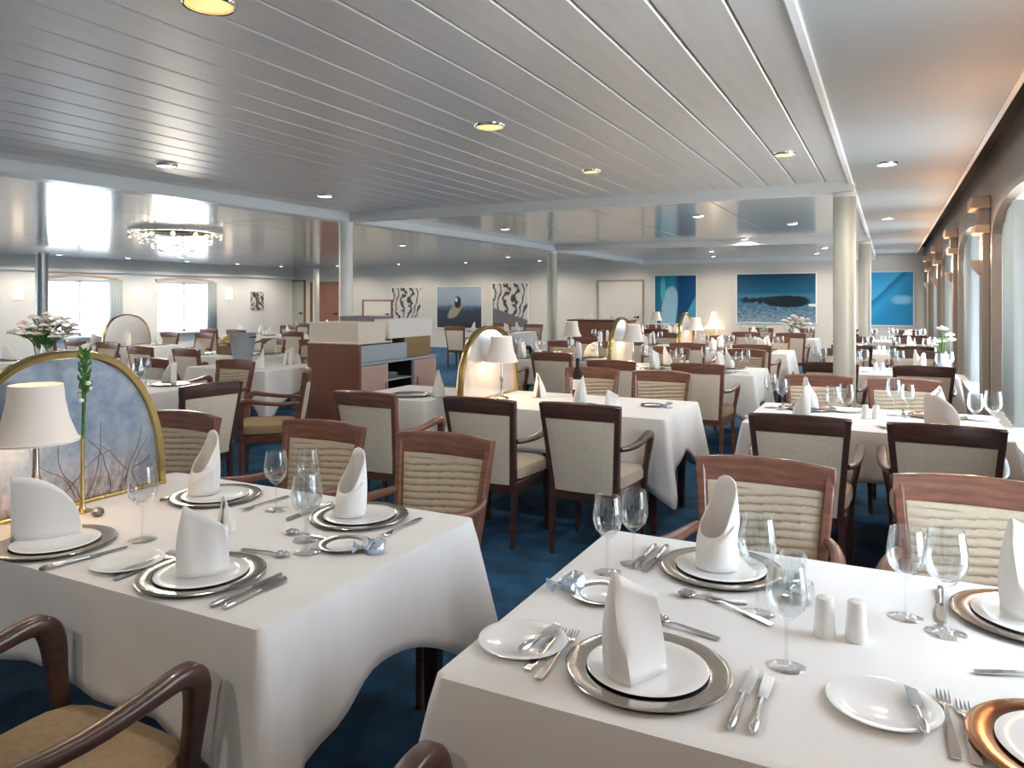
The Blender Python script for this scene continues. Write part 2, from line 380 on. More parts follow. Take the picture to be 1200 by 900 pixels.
# doors on the back wall
def door(i, u0, u1, vtop, m, frame, label, handle=1):
    x0, x1 = wallx(u0)[0], wallx(u1)[0]; zt = wallz((u0+u1)/2, vtop)
    d = bpy.data.objects.new('door_%d' % i, None); C.objects.link(d); d.location = ((x0+x1)/2, YB, 0); struct(d, label); hw = (x1-x0)/2
    MB().box(-hw, hw, -.04, 0, 0, zt, .006).build('leaf', m, d, smooth=False)
    f = MB().box(-hw-.05, -hw, -.06, 0, 0, zt+.05); f.box(hw, hw+.05, -.06, 0, 0, zt+.05); f.box(-hw, hw, -.06, 0, zt, zt+.05); f.build('door_frame', frame, d, smooth=False)
    MB().box(hw-.22 if handle > 0 else -hw+.08, hw-.08 if handle > 0 else -hw+.22, -.09, -.07, 1.0, 1.03, .004).box(hw-.12 if handle > 0 else -hw+.08, hw-.09 if handle > 0 else -hw+.11, -.08, -.04, .98, 1.05).build('handle', 'gap_black', d, smooth=False)
door(1, 702, 753, 330, 'wall_cream', 'wall_taupe', 'cream door in back wall with dark lever handle')
door(2, 427, 459, 353, 'cream_lam', 'cherry', 'low pale panel door left of the engraving')
door(3, 336, 357, 330, 'door_green', 'bronze', 'pale green panel door in the far left corner')
door(4, 366, 398, 332, 'cherry', 'bronze', 'brown wood door behind the thin pale column')
# ------------------------------------------------------------------ pictures
def picmat(name, build):
    m = bpy.data.materials.new(name); m.use_nodes = True; nt = m.node_tree; b = nt.nodes['Principled BSDF']; b.inputs['Roughness'].default_value = .5; b.inputs['Specular IOR Level'].default_value = .25
    tc = node(nt, 'ShaderNodeTexCoord'); build(nt, tc, b); MATS[name] = m
def ramp(nt, src, stops):
    r = node(nt, 'ShaderNodeValToRGB'); e = r.color_ramp.elements
    while len(e) < len(stops): e.new(.5)
    for el, (p, c) in zip(e, stops): el.position = p; el.color = (*c, 1)
    nt.links.new(src, r.inputs[0]); return r.outputs[0]
def gens(nt, tc):
    s = node(nt, 'ShaderNodeSeparateXYZ'); nt.links.new(tc.outputs['Generated'], s.inputs[0]); return s.outputs
def mth(nt, op, a, b=None, c=None):
    q = node(nt, 'ShaderNodeMath', operation=op)
    for i, v in enumerate((a, b, c)):
        if v is None: continue
        if isinstance(v, (int, float)): q.inputs[i].default_value = v
        else: nt.links.new(v, q.inputs[i])
    return q.outputs[0]
def noise(nt, tc, sc, det=6, st=(1, 1, 1), rough=.6):
    mp = node(nt, 'ShaderNodeMapping'); mp.inputs['Scale'].default_value = st; nt.links.new(tc.outputs['Generated'], mp.inputs[0])
    q = node(nt, 'ShaderNodeTexNoise'); q.inputs['Scale'].default_value = sc; q.inputs['Detail'].default_value = det; q.inputs['Roughness'].default_value = rough
    nt.links.new(mp.outputs[0], q.inputs[0]); return q.outputs[0]
def mixc(nt, f, a, b):
    q = node(nt, 'ShaderNodeMix', data_type='RGBA'); nt.links.new(f, q.inputs[0])
    for i, v in ((6, a), (7, b)):
        if isinstance(v, tuple): q.inputs[i].default_value = (*v, 1)
        else: nt.links.new(v, q.inputs[i])
    return q.outputs[2]
def blob(nt, X, Z, cx, cz, rx, rz, soft=.25):
    a = mth(nt, 'POWER', mth(nt, 'ABSOLUTE', mth(nt, 'DIVIDE', mth(nt, 'SUBTRACT', X, cx), rx)), 2.6)
    b = mth(nt, 'POWER', mth(nt, 'ABSOLUTE', mth(nt, 'DIVIDE', mth(nt, 'SUBTRACT', Z, cz), rz)), 2.6)
    q = node(nt, 'ShaderNodeMapRange'); q.inputs[1].default_value = 1+soft; q.inputs[2].default_value = 1-soft; nt.links.new(mth(nt, 'ADD', a, b), q.inputs[0]); return q.outputs[0]
def p_whale(nt, tc, b):
    X, Y, Z = gens(nt, tc)
    base = ramp(nt, Z, [(0, (.01, .06, .11)), (.3, (.03, .13, .2)), (.55, (.05, .17, .26)), (.62, (.01, .10, .18)), (1, (.005, .055, .115))])
    ns = noise(nt, tc, 7, 9, (2.2, 1, 6), .8)
    low = mixc(nt, ramp(nt, mth(nt, 'ADD', mth(nt, 'MULTIPLY', Z, -.75), mth(nt, 'MULTIPLY_ADD', ns, 1.9, -.45)), [(.22, (0, 0, 0)), (.5, (.75, .75, .75))]), base, (.32, .42, .50))
    f = blob(nt, mth(nt, 'ADD', X, mth(nt, 'MULTIPLY', noise(nt, tc, 9), .03)), mth(nt, 'ADD', Z, mth(nt, 'MULTIPLY_ADD', noise(nt, tc, 5), .10, -.05)), .66, .44, .28, .12); c = mixc(nt, f, low, (.004, .012, .022))
    c = mixc(nt, blob(nt, X, mth(nt, 'ADD', Z, mth(nt, 'MULTIPLY_ADD', noise(nt, tc, 14), .2, -.1)), .30, .46, .26, .055, .5), c, (.01, .02, .03)); c = mixc(nt, blob(nt, X, Z, .97, .36, .06, .03), c, (.7, .75, .8))
    nt.links.new(c, b.inputs['Base Color'])
def p_blue(nt, tc, b):
    X, Y, Z = gens(nt, tc)
    base = ramp(nt, X, [(0, (.01, .13, .22)), (.45, (.02, .28, .42)), (.6, (.005, .06, .15)), (1, (.01, .08, .22))])
    c = mixc(nt, blob(nt, mth(nt, 'ADD', X, mth(nt, 'MULTIPLY', Z, -.12)), Z, .32, .25, .19, .52, .15), base, (.32, .52, .62))
    c = mixc(nt, blob(nt, mth(nt, 'ADD', X, mth(nt, 'MULTIPLY', Z, -.55)), Z, .86, .15, .20, .72, .15), c, (.05, .36, .46))
    c = mixc(nt, blob(nt, X, Z, .2, .72, .06, .25, .5), c, (.08, .45, .52)); nt.links.new(c, b.inputs['Base Color'])
def p_sky(nt, tc, b):
    X, Y, Z = gens(nt, tc)
    t = mth(nt, 'ADD', mth(nt, 'MULTIPLY', X, -.75), mth(nt, 'ADD', Z, mth(nt, 'MULTIPLY', noise(nt, tc, 2), .12)))
    base = ramp(nt, t, [(.0, (.02, .25, .48)), (.28, (.03, .33, .60)), (.45, (.01, .17, .36)), (.5, (.06, .40, .66)), (1, (.03, .30, .58))])
    c = mixc(nt, blob(nt, X, Z, .75, .48, .22, .08, .8), base, (.22, .52, .70)); nt.links.new(c, b.inputs['Base Color'])
def p_engrave(dark):
    def f(nt, tc, b):
        mp = node(nt, 'ShaderNodeMapping'); mp.inputs['Scale'].default_value = (1, 1, 1); nt.links.new(tc.outputs['Generated'], mp.inputs[0])
        wv = node(nt, 'ShaderNodeTexWave'); wv.inputs['Scale'].default_value = 1.6; wv.inputs['Distortion'].default_value = 14; wv.inputs['Detail'].default_value = 3; wv.inputs['Detail Scale'].default_value = 1.2
        nt.links.new(mp.outputs[0], wv.inputs[0])
        c = ramp(nt, wv.outputs[1], [(0, (.06, .055, .06)), (.16, (.1, .09, .09)), (.26, (.55, .51, .47)), (1, (.66, .61, .55))])
        if dark:
            X, Y, Z = gens(nt, tc)
            g = node(nt, 'ShaderNodeMapRange'); g.inputs[1].default_value = .02; g.inputs[2].default_value = -.02
            nt.links.new(mth(nt, 'ADD', Z, mth(nt, 'MULTIPLY_ADD', X, .28, -.44)), g.inputs[0]); c = mixc(nt, g.outputs[0], c, (.17, .15, .15))
        nt.links.new(c, b.inputs['Base Color'])
    return f
def p_bird(nt, tc, b):
    X, Y, Z = gens(nt, tc); nz = noise(nt, tc, 6, 6)
    base = ramp(nt, mth(nt, 'ADD', Z, mth(nt, 'MULTIPLY_ADD', nz, .12, -.06)), [(0, (.03, .035, .045)), (.42, (.05, .06, .08)), (.5, (.10, .14, .24)), (.58, (.33, .38, .44)), (1, (.42, .49, .54))])
    c = mixc(nt, blob(nt, mth(nt, 'ADD', X, mth(nt, 'MULTIPLY', Z, -.5)), Z, .2, .43, .12, .2, .4), base, (.36, .31, .24))
    c = mixc(nt, blob(nt, X, Z, .47, .62, .07, .14, .3), c, (.03, .025, .02)); c = mixc(nt, blob(nt, X, Z, .44, .68, .03, .05, .3), c, (.7, .7, .68)); nt.links.new(c, b.inputs['Base Color'])
picmat('pic_whale', p_whale); picmat('pic_blue', p_blue); picmat('pic_sky', p_sky); picmat('pic_engrave', p_engrave(False)); picmat('pic_engrave_dark', p_engrave(True)); picmat('pic_bird', p_bird)
def picture(u0, u1, v0, v1, m, label):
    x0, x1 = wallx(u0)[0], wallx(u1)[0]; um = (u0+u1)/2; z0, z1 = wallz(um, v1), wallz(um, v0)
    t = thing('picture', label, 'picture', ((x0+x1)/2, YB, (z0+z1)/2)); hw, hh = (x1-x0)/2, (z1-z0)/2
    MB().box(-hw, hw, -.035, -.003, -hh, hh).build('canvas', m, t, smooth=False)
    f = MB(); e = .025
    f.box(-hw-e, -hw, -.045, 0, -hh-e, hh+e); f.box(hw, hw+e, -.045, 0, -hh-e, hh+e); f.box(-hw, hw, -.045, 0, hh, hh+e); f.box(-hw, hw, -.045, 0, -hh-e, -hh)
    f.build('frame', 'wall_white', t, smooth=False)
picture(864, 956, 321, 378, 'pic_whale', 'wide dark blue seascape picture with a black shape on back wall')
picture(768, 816, 323, 379, 'pic_blue', 'blue and teal abstract picture with a pale petal shape')
picture(1019, 1070, 319, 381, 'pic_sky', 'bright azure picture at the end of the window aisle')
picture(460, 494, 337, 379, 'pic_engrave', 'small grey line engraving, leftmost on the back wall')
picture(513, 565, 336, 384, 'pic_bird', 'dusky picture of a pale figure against a grey sea')
picture(578, 619, 332, 383, 'pic_engrave_dark', 'grey line engraving with a plain dark lower half')
p = MB().box(XP, XP+.03, 17.75, 18.3, 1.15, 1.75).build('picture', 'pic_engrave', smooth=False); tag(p, 'tiny pale framed print on the bright port wall', 'picture')
sc = thing('wall_sconce', 'glowing bell shaped wall sconce between the two blue pictures', 'wall lamp', (wallx(838)[0], YB, wallz(838, 390)))
MB().box(-.05, .05, -.03, 0, -.12, .2, .01).build('back_plate', 'wall_white', sc); MB().tube([(0, -.02, 0), (0, -.14, .05), (0, -.16, .16)], .012).build('bracket', 'gold', sc)
MB().lathe([(.05, .55), (.07, .42), (.13, .25), (.26, .12)], 24, (0, -.17, .0)).build('shade', 'wall_glow', sc); MB().ball((0, -.17, .24), .05).build('bulb', 'bulb', sc)
# ------------------------------------------------------------------ ceiling lights
def downlight(u, v, r, m, label, warm=True, xy=None, watts=24):
    x, y = xy or at(u, v, ZC)
    zb = ZC if x < SX0 else ZC-.015
    t = thing('downlight', label, 'ceiling light', (x, y, zb), group='ceiling downlights')
    MB().lathe([(r*.95, .002), (r*.97, -.013), (r*1.04, -.015), (r*1.12, -.008), (r*1.14, 0)], 28).build('trim_ring', 'chrome', t)
    MB().lathe([(0, -.020), (r*.5, -.017), (r*.96, -.006)], 28).build('lens', m, t)
    l = bpy.data.lights.new('downlight_beam', 'SPOT'); l.energy = watts; l.spot_size = R(168); l.spot_blend = .5; l.color = (1, .91, .80) if warm else (1, .93, .84); l.shadow_soft_size = .06
    lo = bpy.data.objects.new('downlight_beam', l); C.objects.link(lo); lo.location = (x, y, zb-.03)
DL = [(245, 3, 'at the top edge of the picture'), (574, 147, 'in the middle of the near ceiling'), (693, 200, 'right of the middle one'), (919, 180, 'near the white soffit edge'),
      (381, 229, 'near the long blue white beam'), (431, 250, 'at the corner of both beams'), (195, 193, 'at far left beside the long beam'), (1039, 189, 'in the white soffit, nearer one'),
      (1040, 254, 'in the white soffit, farther one'), (592, 268, 'just behind the first cross beam'), (818, 253, 'in the second bay, middle'), (872, 280, 'before the far cross beam'), (928, 262, 'in the second bay, right side')]
for u, v, s in DL:
    warm = v < 215 and u != 1039 and u != 195
    downlight(u, v, .085 if u in (245, 574) else .07, 'downlight' if warm else 'downlight_white', 'round recessed ceiling downlight '+s, True, None, 28 if v < 235 else 80)
for i, (x, y) in enumerate([(-8.5, 4), (-8.5, 12), (-12, 5), (-12.5, 10), (-12.5, 15), (-3.5, 16.6), (-8.5, 16.5), (-1.2, 16.6), (-16, 13)]):
    downlight(0, 0, .07, 'downlight_white', 'recessed downlight in the far hall ceiling, %s' % ('by the flower table', 'before the engraving wall', 'by the far left column', 'beyond the chandelier', 'by the green door', 'before the cream door', 'by the low pale door', 'before the seascape picture', 'by the port windows')[i], False, (x, y), 130)
for i in range(7):  # lamps added to wash the port wall with light
    downlight(0, 0, .07, 'downlight_white', 'fill downlight added along the port windows, %s from the left' % ('first', 'second', 'third', 'fourth', 'fifth', 'sixth', 'seventh')[i], True, (-17.5, 7.2+1.8*i), 75)
for i in range(7):  # added row of lamps that brightens the back wall
    downlight(0, 0, .07, 'downlight_white', 'fill downlight added along the picture wall, %s from the left' % ('first', 'second', 'third', 'fourth', 'fifth', 'sixth', 'seventh')[i], True, (-15.6+2.35*i, 18.5), 58)
for i, (x, y) in enumerate([(-2.1, -.6), (-.7, -1.0), (-4.9, 1.4), (-4.9, -.8)]): downlight(0, 0, .07, 'downlight', 'unseen fill downlight added above and behind the viewpoint, %s' % ('first', 'second', 'third', 'fourth')[i], True, (x, y), 34)  # lamps added out of view to lift chair backs and cloth fronts
# chandelier: shallow oval glass tiers
cx, cy = -9.6, 7.7
ch = thing('chandelier', 'shallow oval crystal ceiling chandelier above the left hall', 'chandelier', (cx, cy, ZC))
MB().lathe([(0, 0), (.66, 0), (.66, -.05), (.5, -.06)], 36).build('ceiling_plate', 'white_paint', ch)
for r, z, hgt in ((.64, -.05, .10), (.50, -.14, .09), (.34, -.22, .08)):
    t = MB().lathe([(r, z), (r, z-.012), (r*.97, z-.012)], 40).build('tier_ring', 'chrome', ch)
    for i in range(int(r*52)):
        a = 2*PI*i/int(r*52); pr = MB()
        pr.loft([[(r*math.cos(a)+q*math.cos(a+b), r*math.sin(a)+q*math.sin(a+b), zz) for b in (0, PI/2, PI, 3*PI/2)] for q, zz in ((.008, z-.012), (.022, z-.03), (.018, z-hgt+.02), (.002, z-hgt))])
        pr.build('crystal', 'glass', t, smooth=False)
for i in range(8): MB().ball((.42*math.cos(i*PI/4), .42*math.sin(i*PI/4), -.1), .03).build('bulb', 'bulb', ch)
MB().lathe([(.30, -.30), (.22, -.345), (0, -.36)], 30).build('bottom_bowl', 'glass', ch)
l = bpy.data.lights.new('chandelier_glow', 'POINT'); l.energy = 60; l.color = (1, .88, .72); l.shadow_soft_size = .3
lo = bpy.data.objects.new('chandelier_glow', l); C.objects.link(lo); lo.location = (cx, cy, ZC-.5)
# ------------------------------------------------------------------ kits
def smooth_path(pts, ws, hs, k=3):                        # Catmull-Rom resampling of a sweep
    P = [tuple(p)+(a, b) for p, a, b in zip(pts, ws, hs)]; out = []
    for i in range(len(P)-1):
        p0, p1, p2, p3 = P[max(i-1, 0)], P[i], P[i+1], P[min(i+2, len(P)-1)]
        for j in range(k):
            t = j/k; out.append(tuple(.5*(2*b+(c-a)*t+(2*a-5*b+4*c-d)*t*t+(3*b-a-3*c+d)*t**3) for a, b, c, d in zip(p0, p1, p2, p3)))
    out.append(P[-1]); return [o[:3] for o in out], [o[3] for o in out], [o[4] for o in out]
def chair_kit(name, wood, seat=None):
    parts = []
    def bow(x): return -.035*(1-(x/.25)**2)
    def yz(z): return -.235-.085*max(0, (z-.42))/.48
    hw = lambda z: .205+.042*max(0, (z-.40))/.50
    for sx in (-1, 1):
        b = MB(); b.bar([(sx*(hw(z)-.012), yz(z), z) for z in (.33, .45, .6, .75, .905)], [.034]*5, [.052, .05, .046, .044, .04]); parts.append(('stile', b.mesh('stile', wood), []))
    b = MB(); N = 12; rings = []
    for i in range(N+1):
        x = -.247+.494*i/N; cr = .012*(1-(x/.247)**2); y0 = yz(.88)+bow(x)+.01
        rings.append([(x, y0-.014, .815+cr*.6), (x, y0-.020, .86), (x, y0-.018, .90+cr), (x, y0-.010, .908+cr), (x, y0+.008, .908+cr), (x, y0+.016, .90+cr), (x, y0+.018, .86), (x, y0+.014, .815+cr*.6)])
    b.loft(rings); parts.append(('top_rail', b.mesh('top_rail', wood), []))
    def panel(z0, z1, off, th, pleat, m, nm, inset):
        b = MB(); M_ = 12; nz = 66 if pleat else 10; rings = []
        for j in range(nz+1):
            z = z0+(z1-z0)*j/nz; h = hw(z)-inset; e = math.sin(PI*min(1, max(0, j/nz)))**.35
            rf = []; rb = []
            for i in range(M_+1):
                x = -h+2*h*i/M_; ed = (1-abs(2*i/M_-1)**6)
                pl = 0
                if pleat and .08 < j/nz < .95:
                    ph = (z*34+.5*math.sin(x*7)) % 1.0; pl = -.013*max(0, 1-abs(ph-.5)*4.5)*ed
                rf.append((x, yz(z)+bow(x)*.8+off+th/2*e*ed+pl, z)); rb.append((x, yz(z)+bow(x)*.8+off-th/2*e*ed, z))
            rings.append(rf+rb[::-1])
        b.loft(rings); return (nm, b.mesh(nm, m), [])
    parts.append(panel(.385, .83, -.012, .03, False, 'fabric_back', 'back_panel', .026))
    parts.append(panel(.44, .822, .012, .036, True, 'fabric_cream', 'back_cushion', .032))
    # seat: rounded cushion, wider at the front
    b = MB(); rings = []
    for z, s in ((.40, .93), (.41, 1.), (.455, 1.), (.475, .97), (.487, .86), (.49, .6)):
        ring = []
        for i in range(32):
            a = 2*PI*i/32; c, sn = math.cos(a), math.sin(a); q = (abs(c)**5+abs(sn)**5)**(-1/5)
            x, y = c*q, sn*q; ring.append((x*(.232+.018*y)*s, (y*.235)*s, z))
        rings.append(ring)
    b.loft(rings); parts.append(('seat', b.mesh('seat', seat or ('fabric_seat' if wood == 'wood' else 'fabric_cream')), []))
    b = MB(); b.box(-.215, .215, .185, .215, .325, .40, .006); b.box(-.215, .215, -.25, -.22, .325, .40, .006)
    b.box(-.225, -.195, -.24, .2, .325, .40, .006); b.box(.195, .225, -.24, .2, .325, .40, .006); parts.append(('seat_frame', b.mesh('seat_frame', wood, False), []))
    for sx in (-1, 1):
        b = MB(); b.bar([(sx*.205, -.237, .40), (sx*.203, -.24, .3), (sx*.20, -.262, .0)], [.036, .036, .026], [.046, .044, .028]); parts.append(('leg', b.mesh('leg', wood), []))
        b = MB(); b.bar([(sx*.222, .19, .40), (sx*.222, .19, .3), (sx*.218, .20, .0)], [.04, .04, .026], [.044, .042, .028]); parts.append(('leg', b.mesh('leg', wood), []))
        b = MB(); b.bar(*smooth_path([(sx*.228, -.262, .655), (sx*.250, -.20, .652), (sx*.268, -.08, .655), (sx*.275, .05, .672), (sx*.276, .13, .684), (sx*.274, .172, .672), (sx*.268, .190, .63), (sx*.256, .192, .55), (sx*.240, .192, .46), (sx*.232, .192, .36)],
              [.030, .036, .044, .048, .046, .044, .040, .034, .032, .032], [.028, .028, .03, .034, .042, .056, .058, .050, .044, .042])); parts.append(('armrest', b.mesh('armrest', wood, ang=55), []))
    return Kit('dining_chair', parts)
CH = {'wood': chair_kit('dining_chair', 'wood'), 'wood_dark': chair_kit('dining_chair', 'wood_dark'), 'near': chair_kit('dining_chair', 'wood_dark', 'fabric_seat')}  # near kit: lower-left shadow put into the colour by darker wood
def cloth_mesh(wx, wy, drop, seed, cdrop=.24):
    rnd = random.Random(seed); b = MB(); r = .025; hx, hy = wx/2+.006, wy/2+.006; zt = .757
    per = []                                              # perimeter points with outward normal and corner weight
    for cxs, cys, a0 in ((1, 1, 0), (-1, 1, PI/2), (-1, -1, PI), (1, -1, 3*PI/2)):
        for i in range(7):
            a = a0+PI/2*i/6; per.append((cxs*(hx-r)+r*math.cos(a), cys*(hy-r)+r*math.sin(a), math.cos(a), math.sin(a)))
        nx, ny = math.cos(a0+PI/2), math.sin(a0+PI/2)
        L, T = (wx, (-1, 0)) if abs(ny) > .5 else (wy, (0, -1))
        nxt = {(1, 1): (-1, 1), (-1, 1): (-1, -1), (-1, -1): (1, -1), (1, -1): (1, 1)}[(cxs, cys)]
        p0 = (cxs*(hx-r)+r*nx, cys*(hy-r)+r*ny); p1 = (nxt[0]*(hx-r)+r*nx, nxt[1]*(hy-r)+r*ny); m = 22
        for i in range(1, m): t = i/m; per.append((p0[0]+(p1[0]-p0[0])*t, p0[1]+(p1[1]-p0[1])*t, nx, ny))
    ph = [rnd.uniform(0, 6) for _ in range(4)]
    rings = []
    ins = .02
    rings.append([(x-nx*.02, y-ny*.02, zt) for x, y, nx, ny in per]); rings.append([(x-nx*.004, y-ny*.004, zt-.001) for x, y, nx, ny in per])
    NV = 9
    for v in range(1, NV+1):
        t = v/NV; ring = []
        for x, y, nx, ny in per:
            dc = math.hypot(abs(x)-hx, abs(y)-hy); cw = math.exp(-(dc/.10)**2); cw2 = max(0, 1-dc/.48)**1.7
            side = math.exp(-((dc-.15)/.06)**2)
            rip = .010*math.sin((x+y*1.3)*13+ph[0])+.006*math.sin((x-y)*23+ph[1])
            off = t*(.012+.115*cw-.022*side)+rip*t*(1-cw)
            sg = (math.copysign(.7071, x), math.copysign(.7071, y))
            dx, dy = (nx*(1-cw)+sg[0]*cw, ny*(1-cw)+sg[1]*cw)
            D = drop+cdrop*cw2+.012*math.sin((x*1.7-y)*6+ph[2])
            ring.append((x+dx*off, y+dy*off, zt-.004-(D-.004)*t))
        rings.append(ring)
    b.loft(rings, caps=False)
    vs = [v for v in b.bm.verts][:len(per)]; b.bm.faces.new(vs)
    me = b.mesh('tablecloth', 'linen', ang=70)
    for p in me.polygons:
        if len(p.vertices) > 4: p.use_smooth = False
    return me
def put_table(x0, x1, y0, y1, desc, drop=.27, cdrop=.2, legs='four', seed=1):
    wx, wy = x1-x0, y1-y0; cx_, cy_ = (x0+x1)/2, (y0+y1)/2
    t = thing('dining_table', 'dark wooden dining table under the white cloth, '+desc, 'table', (cx_, cy_, 0), group='dining tables')
    MB().box(-wx/2+.004, wx/2-.004, -wy/2+.004, wy/2-.004, .722, .751, .004).build('tabletop', 'wood_dark', t, smooth=False)
    for sx in (-1, 1):
        for sy in (-1, 1):
            px, py = sx*(wx/2-.10), sy*(wy/2-.10)
            MB().bar([(px, py, .722), (px, py, .4), (px, py, 0)], [.07, .06, .045], [.07, .06, .045]).build('leg', 'wood_dark', t)
    o = obj('tablecloth', cloth_mesh(wx, wy, drop, seed, cdrop), None, (cx_, cy_, 0)); tag(o, 'white tablecloth draped over '+desc, 'tablecloth', 'white tablecloths')
    so = o.modifiers.new('thickness', 'SOLIDIFY'); so.thickness = .0025; so.offset = 0
    return t
ZT = .7585                                                # height of the cloth surface
# tableware
def lathe_kit(name, prof, m, n=40, sub=None): return Kit(name, [(name, MB().lathe(prof, n).mesh(name, m, ang=50), [])])
def charger_kit(m):
    rim = MB().lathe([(.112, .007), (.118, .010), (.158, .0135), (.166, .0125), (.168, .011), (.166, .009), (.12, .003), (.10, .002)], 56).mesh('rim', m, ang=60)
    well = MB().lathe([(0, .004), (.09, .004), (.112, .007)], 56).mesh('well', m, ang=60)
    foot = MB().lathe([(.10, .002), (.098, 0), (.09, 0), (0, .0035)], 40).mesh('foot', m)
    return Kit('charger_plate', [('rim', rim, []), ('well', well, []), ('foot', foot, [])])
K_CH, K_CHC = charger_kit('silver'), charger_kit('copper_rim')
K_PL = Kit('plate', [('plate', MB().lathe([(0, .003), (.088, .003), (.095, .0045), (.121, .0072), (.123, .0066), (.121, .0052), (.09, .0012), (.07, 0), (0, .001)], 48).mesh('plate', 'porcelain', ang=60), [])])
K_BR = Kit('bread_plate', [('bread_plate', MB().lathe([(0, .004), (.064, .004), (.071, .007), (.097, .012), (.099, .0115), (.097, .010), (.067, .003), (.055, 0), (0, .001)], 44).mesh('bread_plate', 'porcelain', ang=60), [])])
K_BRS = Kit('bread_plate', [('dish', MB().lathe([(0, .004), (.052, .004), (.056, .007), (.055, .003), (.045, 0), (0, .001)], 44).mesh('dish', 'porcelain', ang=60), []), ('rim', MB().lathe([(.056, .007), (.080, .012), (.082, .0115), (.08, .010), (.055, .003)], 44).mesh('rim', 'silver', ang=60), [])])
def knife_kit(L, bl, name='table_knife'):
    h = MB(); hl = L-bl
    h.tube([(0, -L/2, .006), (0, -L/2+.01, .006), (0, -L/2+.04, .006), (0, -L/2+hl*.7, .006), (0, -L/2+hl, .006)], [.004, .0085, .009, .0065, .005], 10)
    b = MB(); N = 8; rings = []
    for i in range(N+1):
        t = i/N; y = -L/2+hl-.002+bl*t; wd = .010*(1+.25*math.sin(PI*t)) if t < .8 else .0118*math.sqrt(max(0.02, 1-((t-.8)/.2)**2))
        rings.append([(-.0085, y, .0075), (-.0085+2*wd*.9, y, .007), (-.0085+2*wd*.9, y, .0062), (-.0085, y, .005)])
    b.loft(rings); return Kit(name, [('handle', h.mesh('handle', 'steel'), []), ('blade', b.mesh('blade', 'blade', ang=30), [])])
K_KN, K_KS, K_KB = knife_kit(.245, .115), knife_kit(.225, .10), knife_kit(.165, .08, 'butter_knife')
def fork_kit(L):
    h = MB(); h.bar([(0, -L/2, .004), (0, -L/2+.03, .005), (0, 0, .007), (0, L*.22, .008), (0, L*.28, .006)], [.016, .018, .008, .007, .014], [.003, .0035, .004, .004, .003])
    q = MB(); q.bar([(0, L*.27, .006), (0, L*.31, .004), (0, L*.36, .004)], [.014, .024, .025], [.003]*3)
    for k in range(4): x = -.0105+.007*k; q.bar([(x, L*.355, .004), (x, L*.44, .006), (x*.95, L*.5, .011)], [.004, .0038, .0022], [.0025, .0025, .0015])
    return Kit('table_fork', [('handle', h.mesh('handle', 'steel'), []), ('tines', q.mesh('tines', 'steel'), [])])
K_FK, K_FS = fork_kit(.225), fork_kit(.20)
def spoon_kit(L):
    h = MB(); h.bar([(0, -L/2, .004), (0, -L/2+.03, .005), (0, L*.1, .009), (0, L*.24, .006)], [.014, .016, .007, .006], [.003, .0035, .004, .004])
    q = MB(); rings = []
    for i in range(11):
        t = i/10; y = L*.22+L*.28*t; r = .0205*math.sqrt(max(.02, 1-(2*t-1)**2))*(1.05-.15*t); zc = .0035
        rings.append([(r*math.cos(a), y, zc+.006-.008*math.sin(-a)*-1*(r/.02) if a > PI else zc+.006-.0065*math.sin(a)*(r/.02)) for a in [2*PI*k/14 for k in range(14)]])
    q.loft(rings); return Kit('spoon', [('handle', h.mesh('handle', 'steel'), []), ('bowl', q.mesh('bowl', 'steel'), [])])
K_SP = spoon_kit(.17)
def wine_kit(h, rb, bowl, name='wine_glass'):
    zs = h-bowl; pr = [(.0, zs+.004)]; outer = [(.0045, zs-.006), (rb*.45, zs+.006), (rb*.85, zs+bowl*.22), (rb, zs+bowl*.42), (rb*.97, zs+bowl*.62), (rb*.82, h)]
    inner = [(rb*.82-.0012, h), (rb*.97-.0014, zs+bowl*.62), (rb-.0014, zs+bowl*.42), (rb*.84, zs+bowl*.24), (rb*.42, zs+.012), (0, zs+.008)]
    b = MB().lathe(outer+inner, 32).mesh('bowl', 'glass', ang=80)
    s = MB().lathe([(.0042, zs-.004), (.0036, zs*.6), (.004, .016), (.009, .007)], 16).mesh('stem', 'glass', ang=80)
    f = MB().lathe([(.009, .007), (rb*.9, .0025), (rb*.92, .001), (rb*.9, 0), (0, 0)], 32).mesh('foot', 'glass', ang=60)
    return Kit(name, [('bowl', b, []), ('stem', s, []), ('foot', f, [])])
K_WL, K_WM = wine_kit(.235, .046, .125), wine_kit(.212, .042, .115)
K_TU = Kit('tumbler', [('tumbler', MB().lathe([(0, 0), (.027, 0), (.031, .01), (.034, .09), (.0325, .09), (.029, .015), (0, .012)], 28).mesh('tumbler', 'glass', ang=60), [])])
def shaker_kit():
    b = MB().lathe([(0, 0), (.023, 0), (.024, .003), (.020, .06), (.0185, .082), (.017, .087), (.010, .0895), (0, .090)], 28).mesh('body', 'porcelain', ang=50)
    d = MB()
    for i in range(5): a = 2*PI*i/5; d.lathe([(0, .0004), (.0014, .0003), (.0014, 0)], 6, (.007*math.cos(a), .007*math.sin(a), .0896))
    return Kit('shaker', [('body', b, []), ('pour_holes', d.mesh('pour_holes', 'gap_black'), [])])
K_SH = shaker_kit()
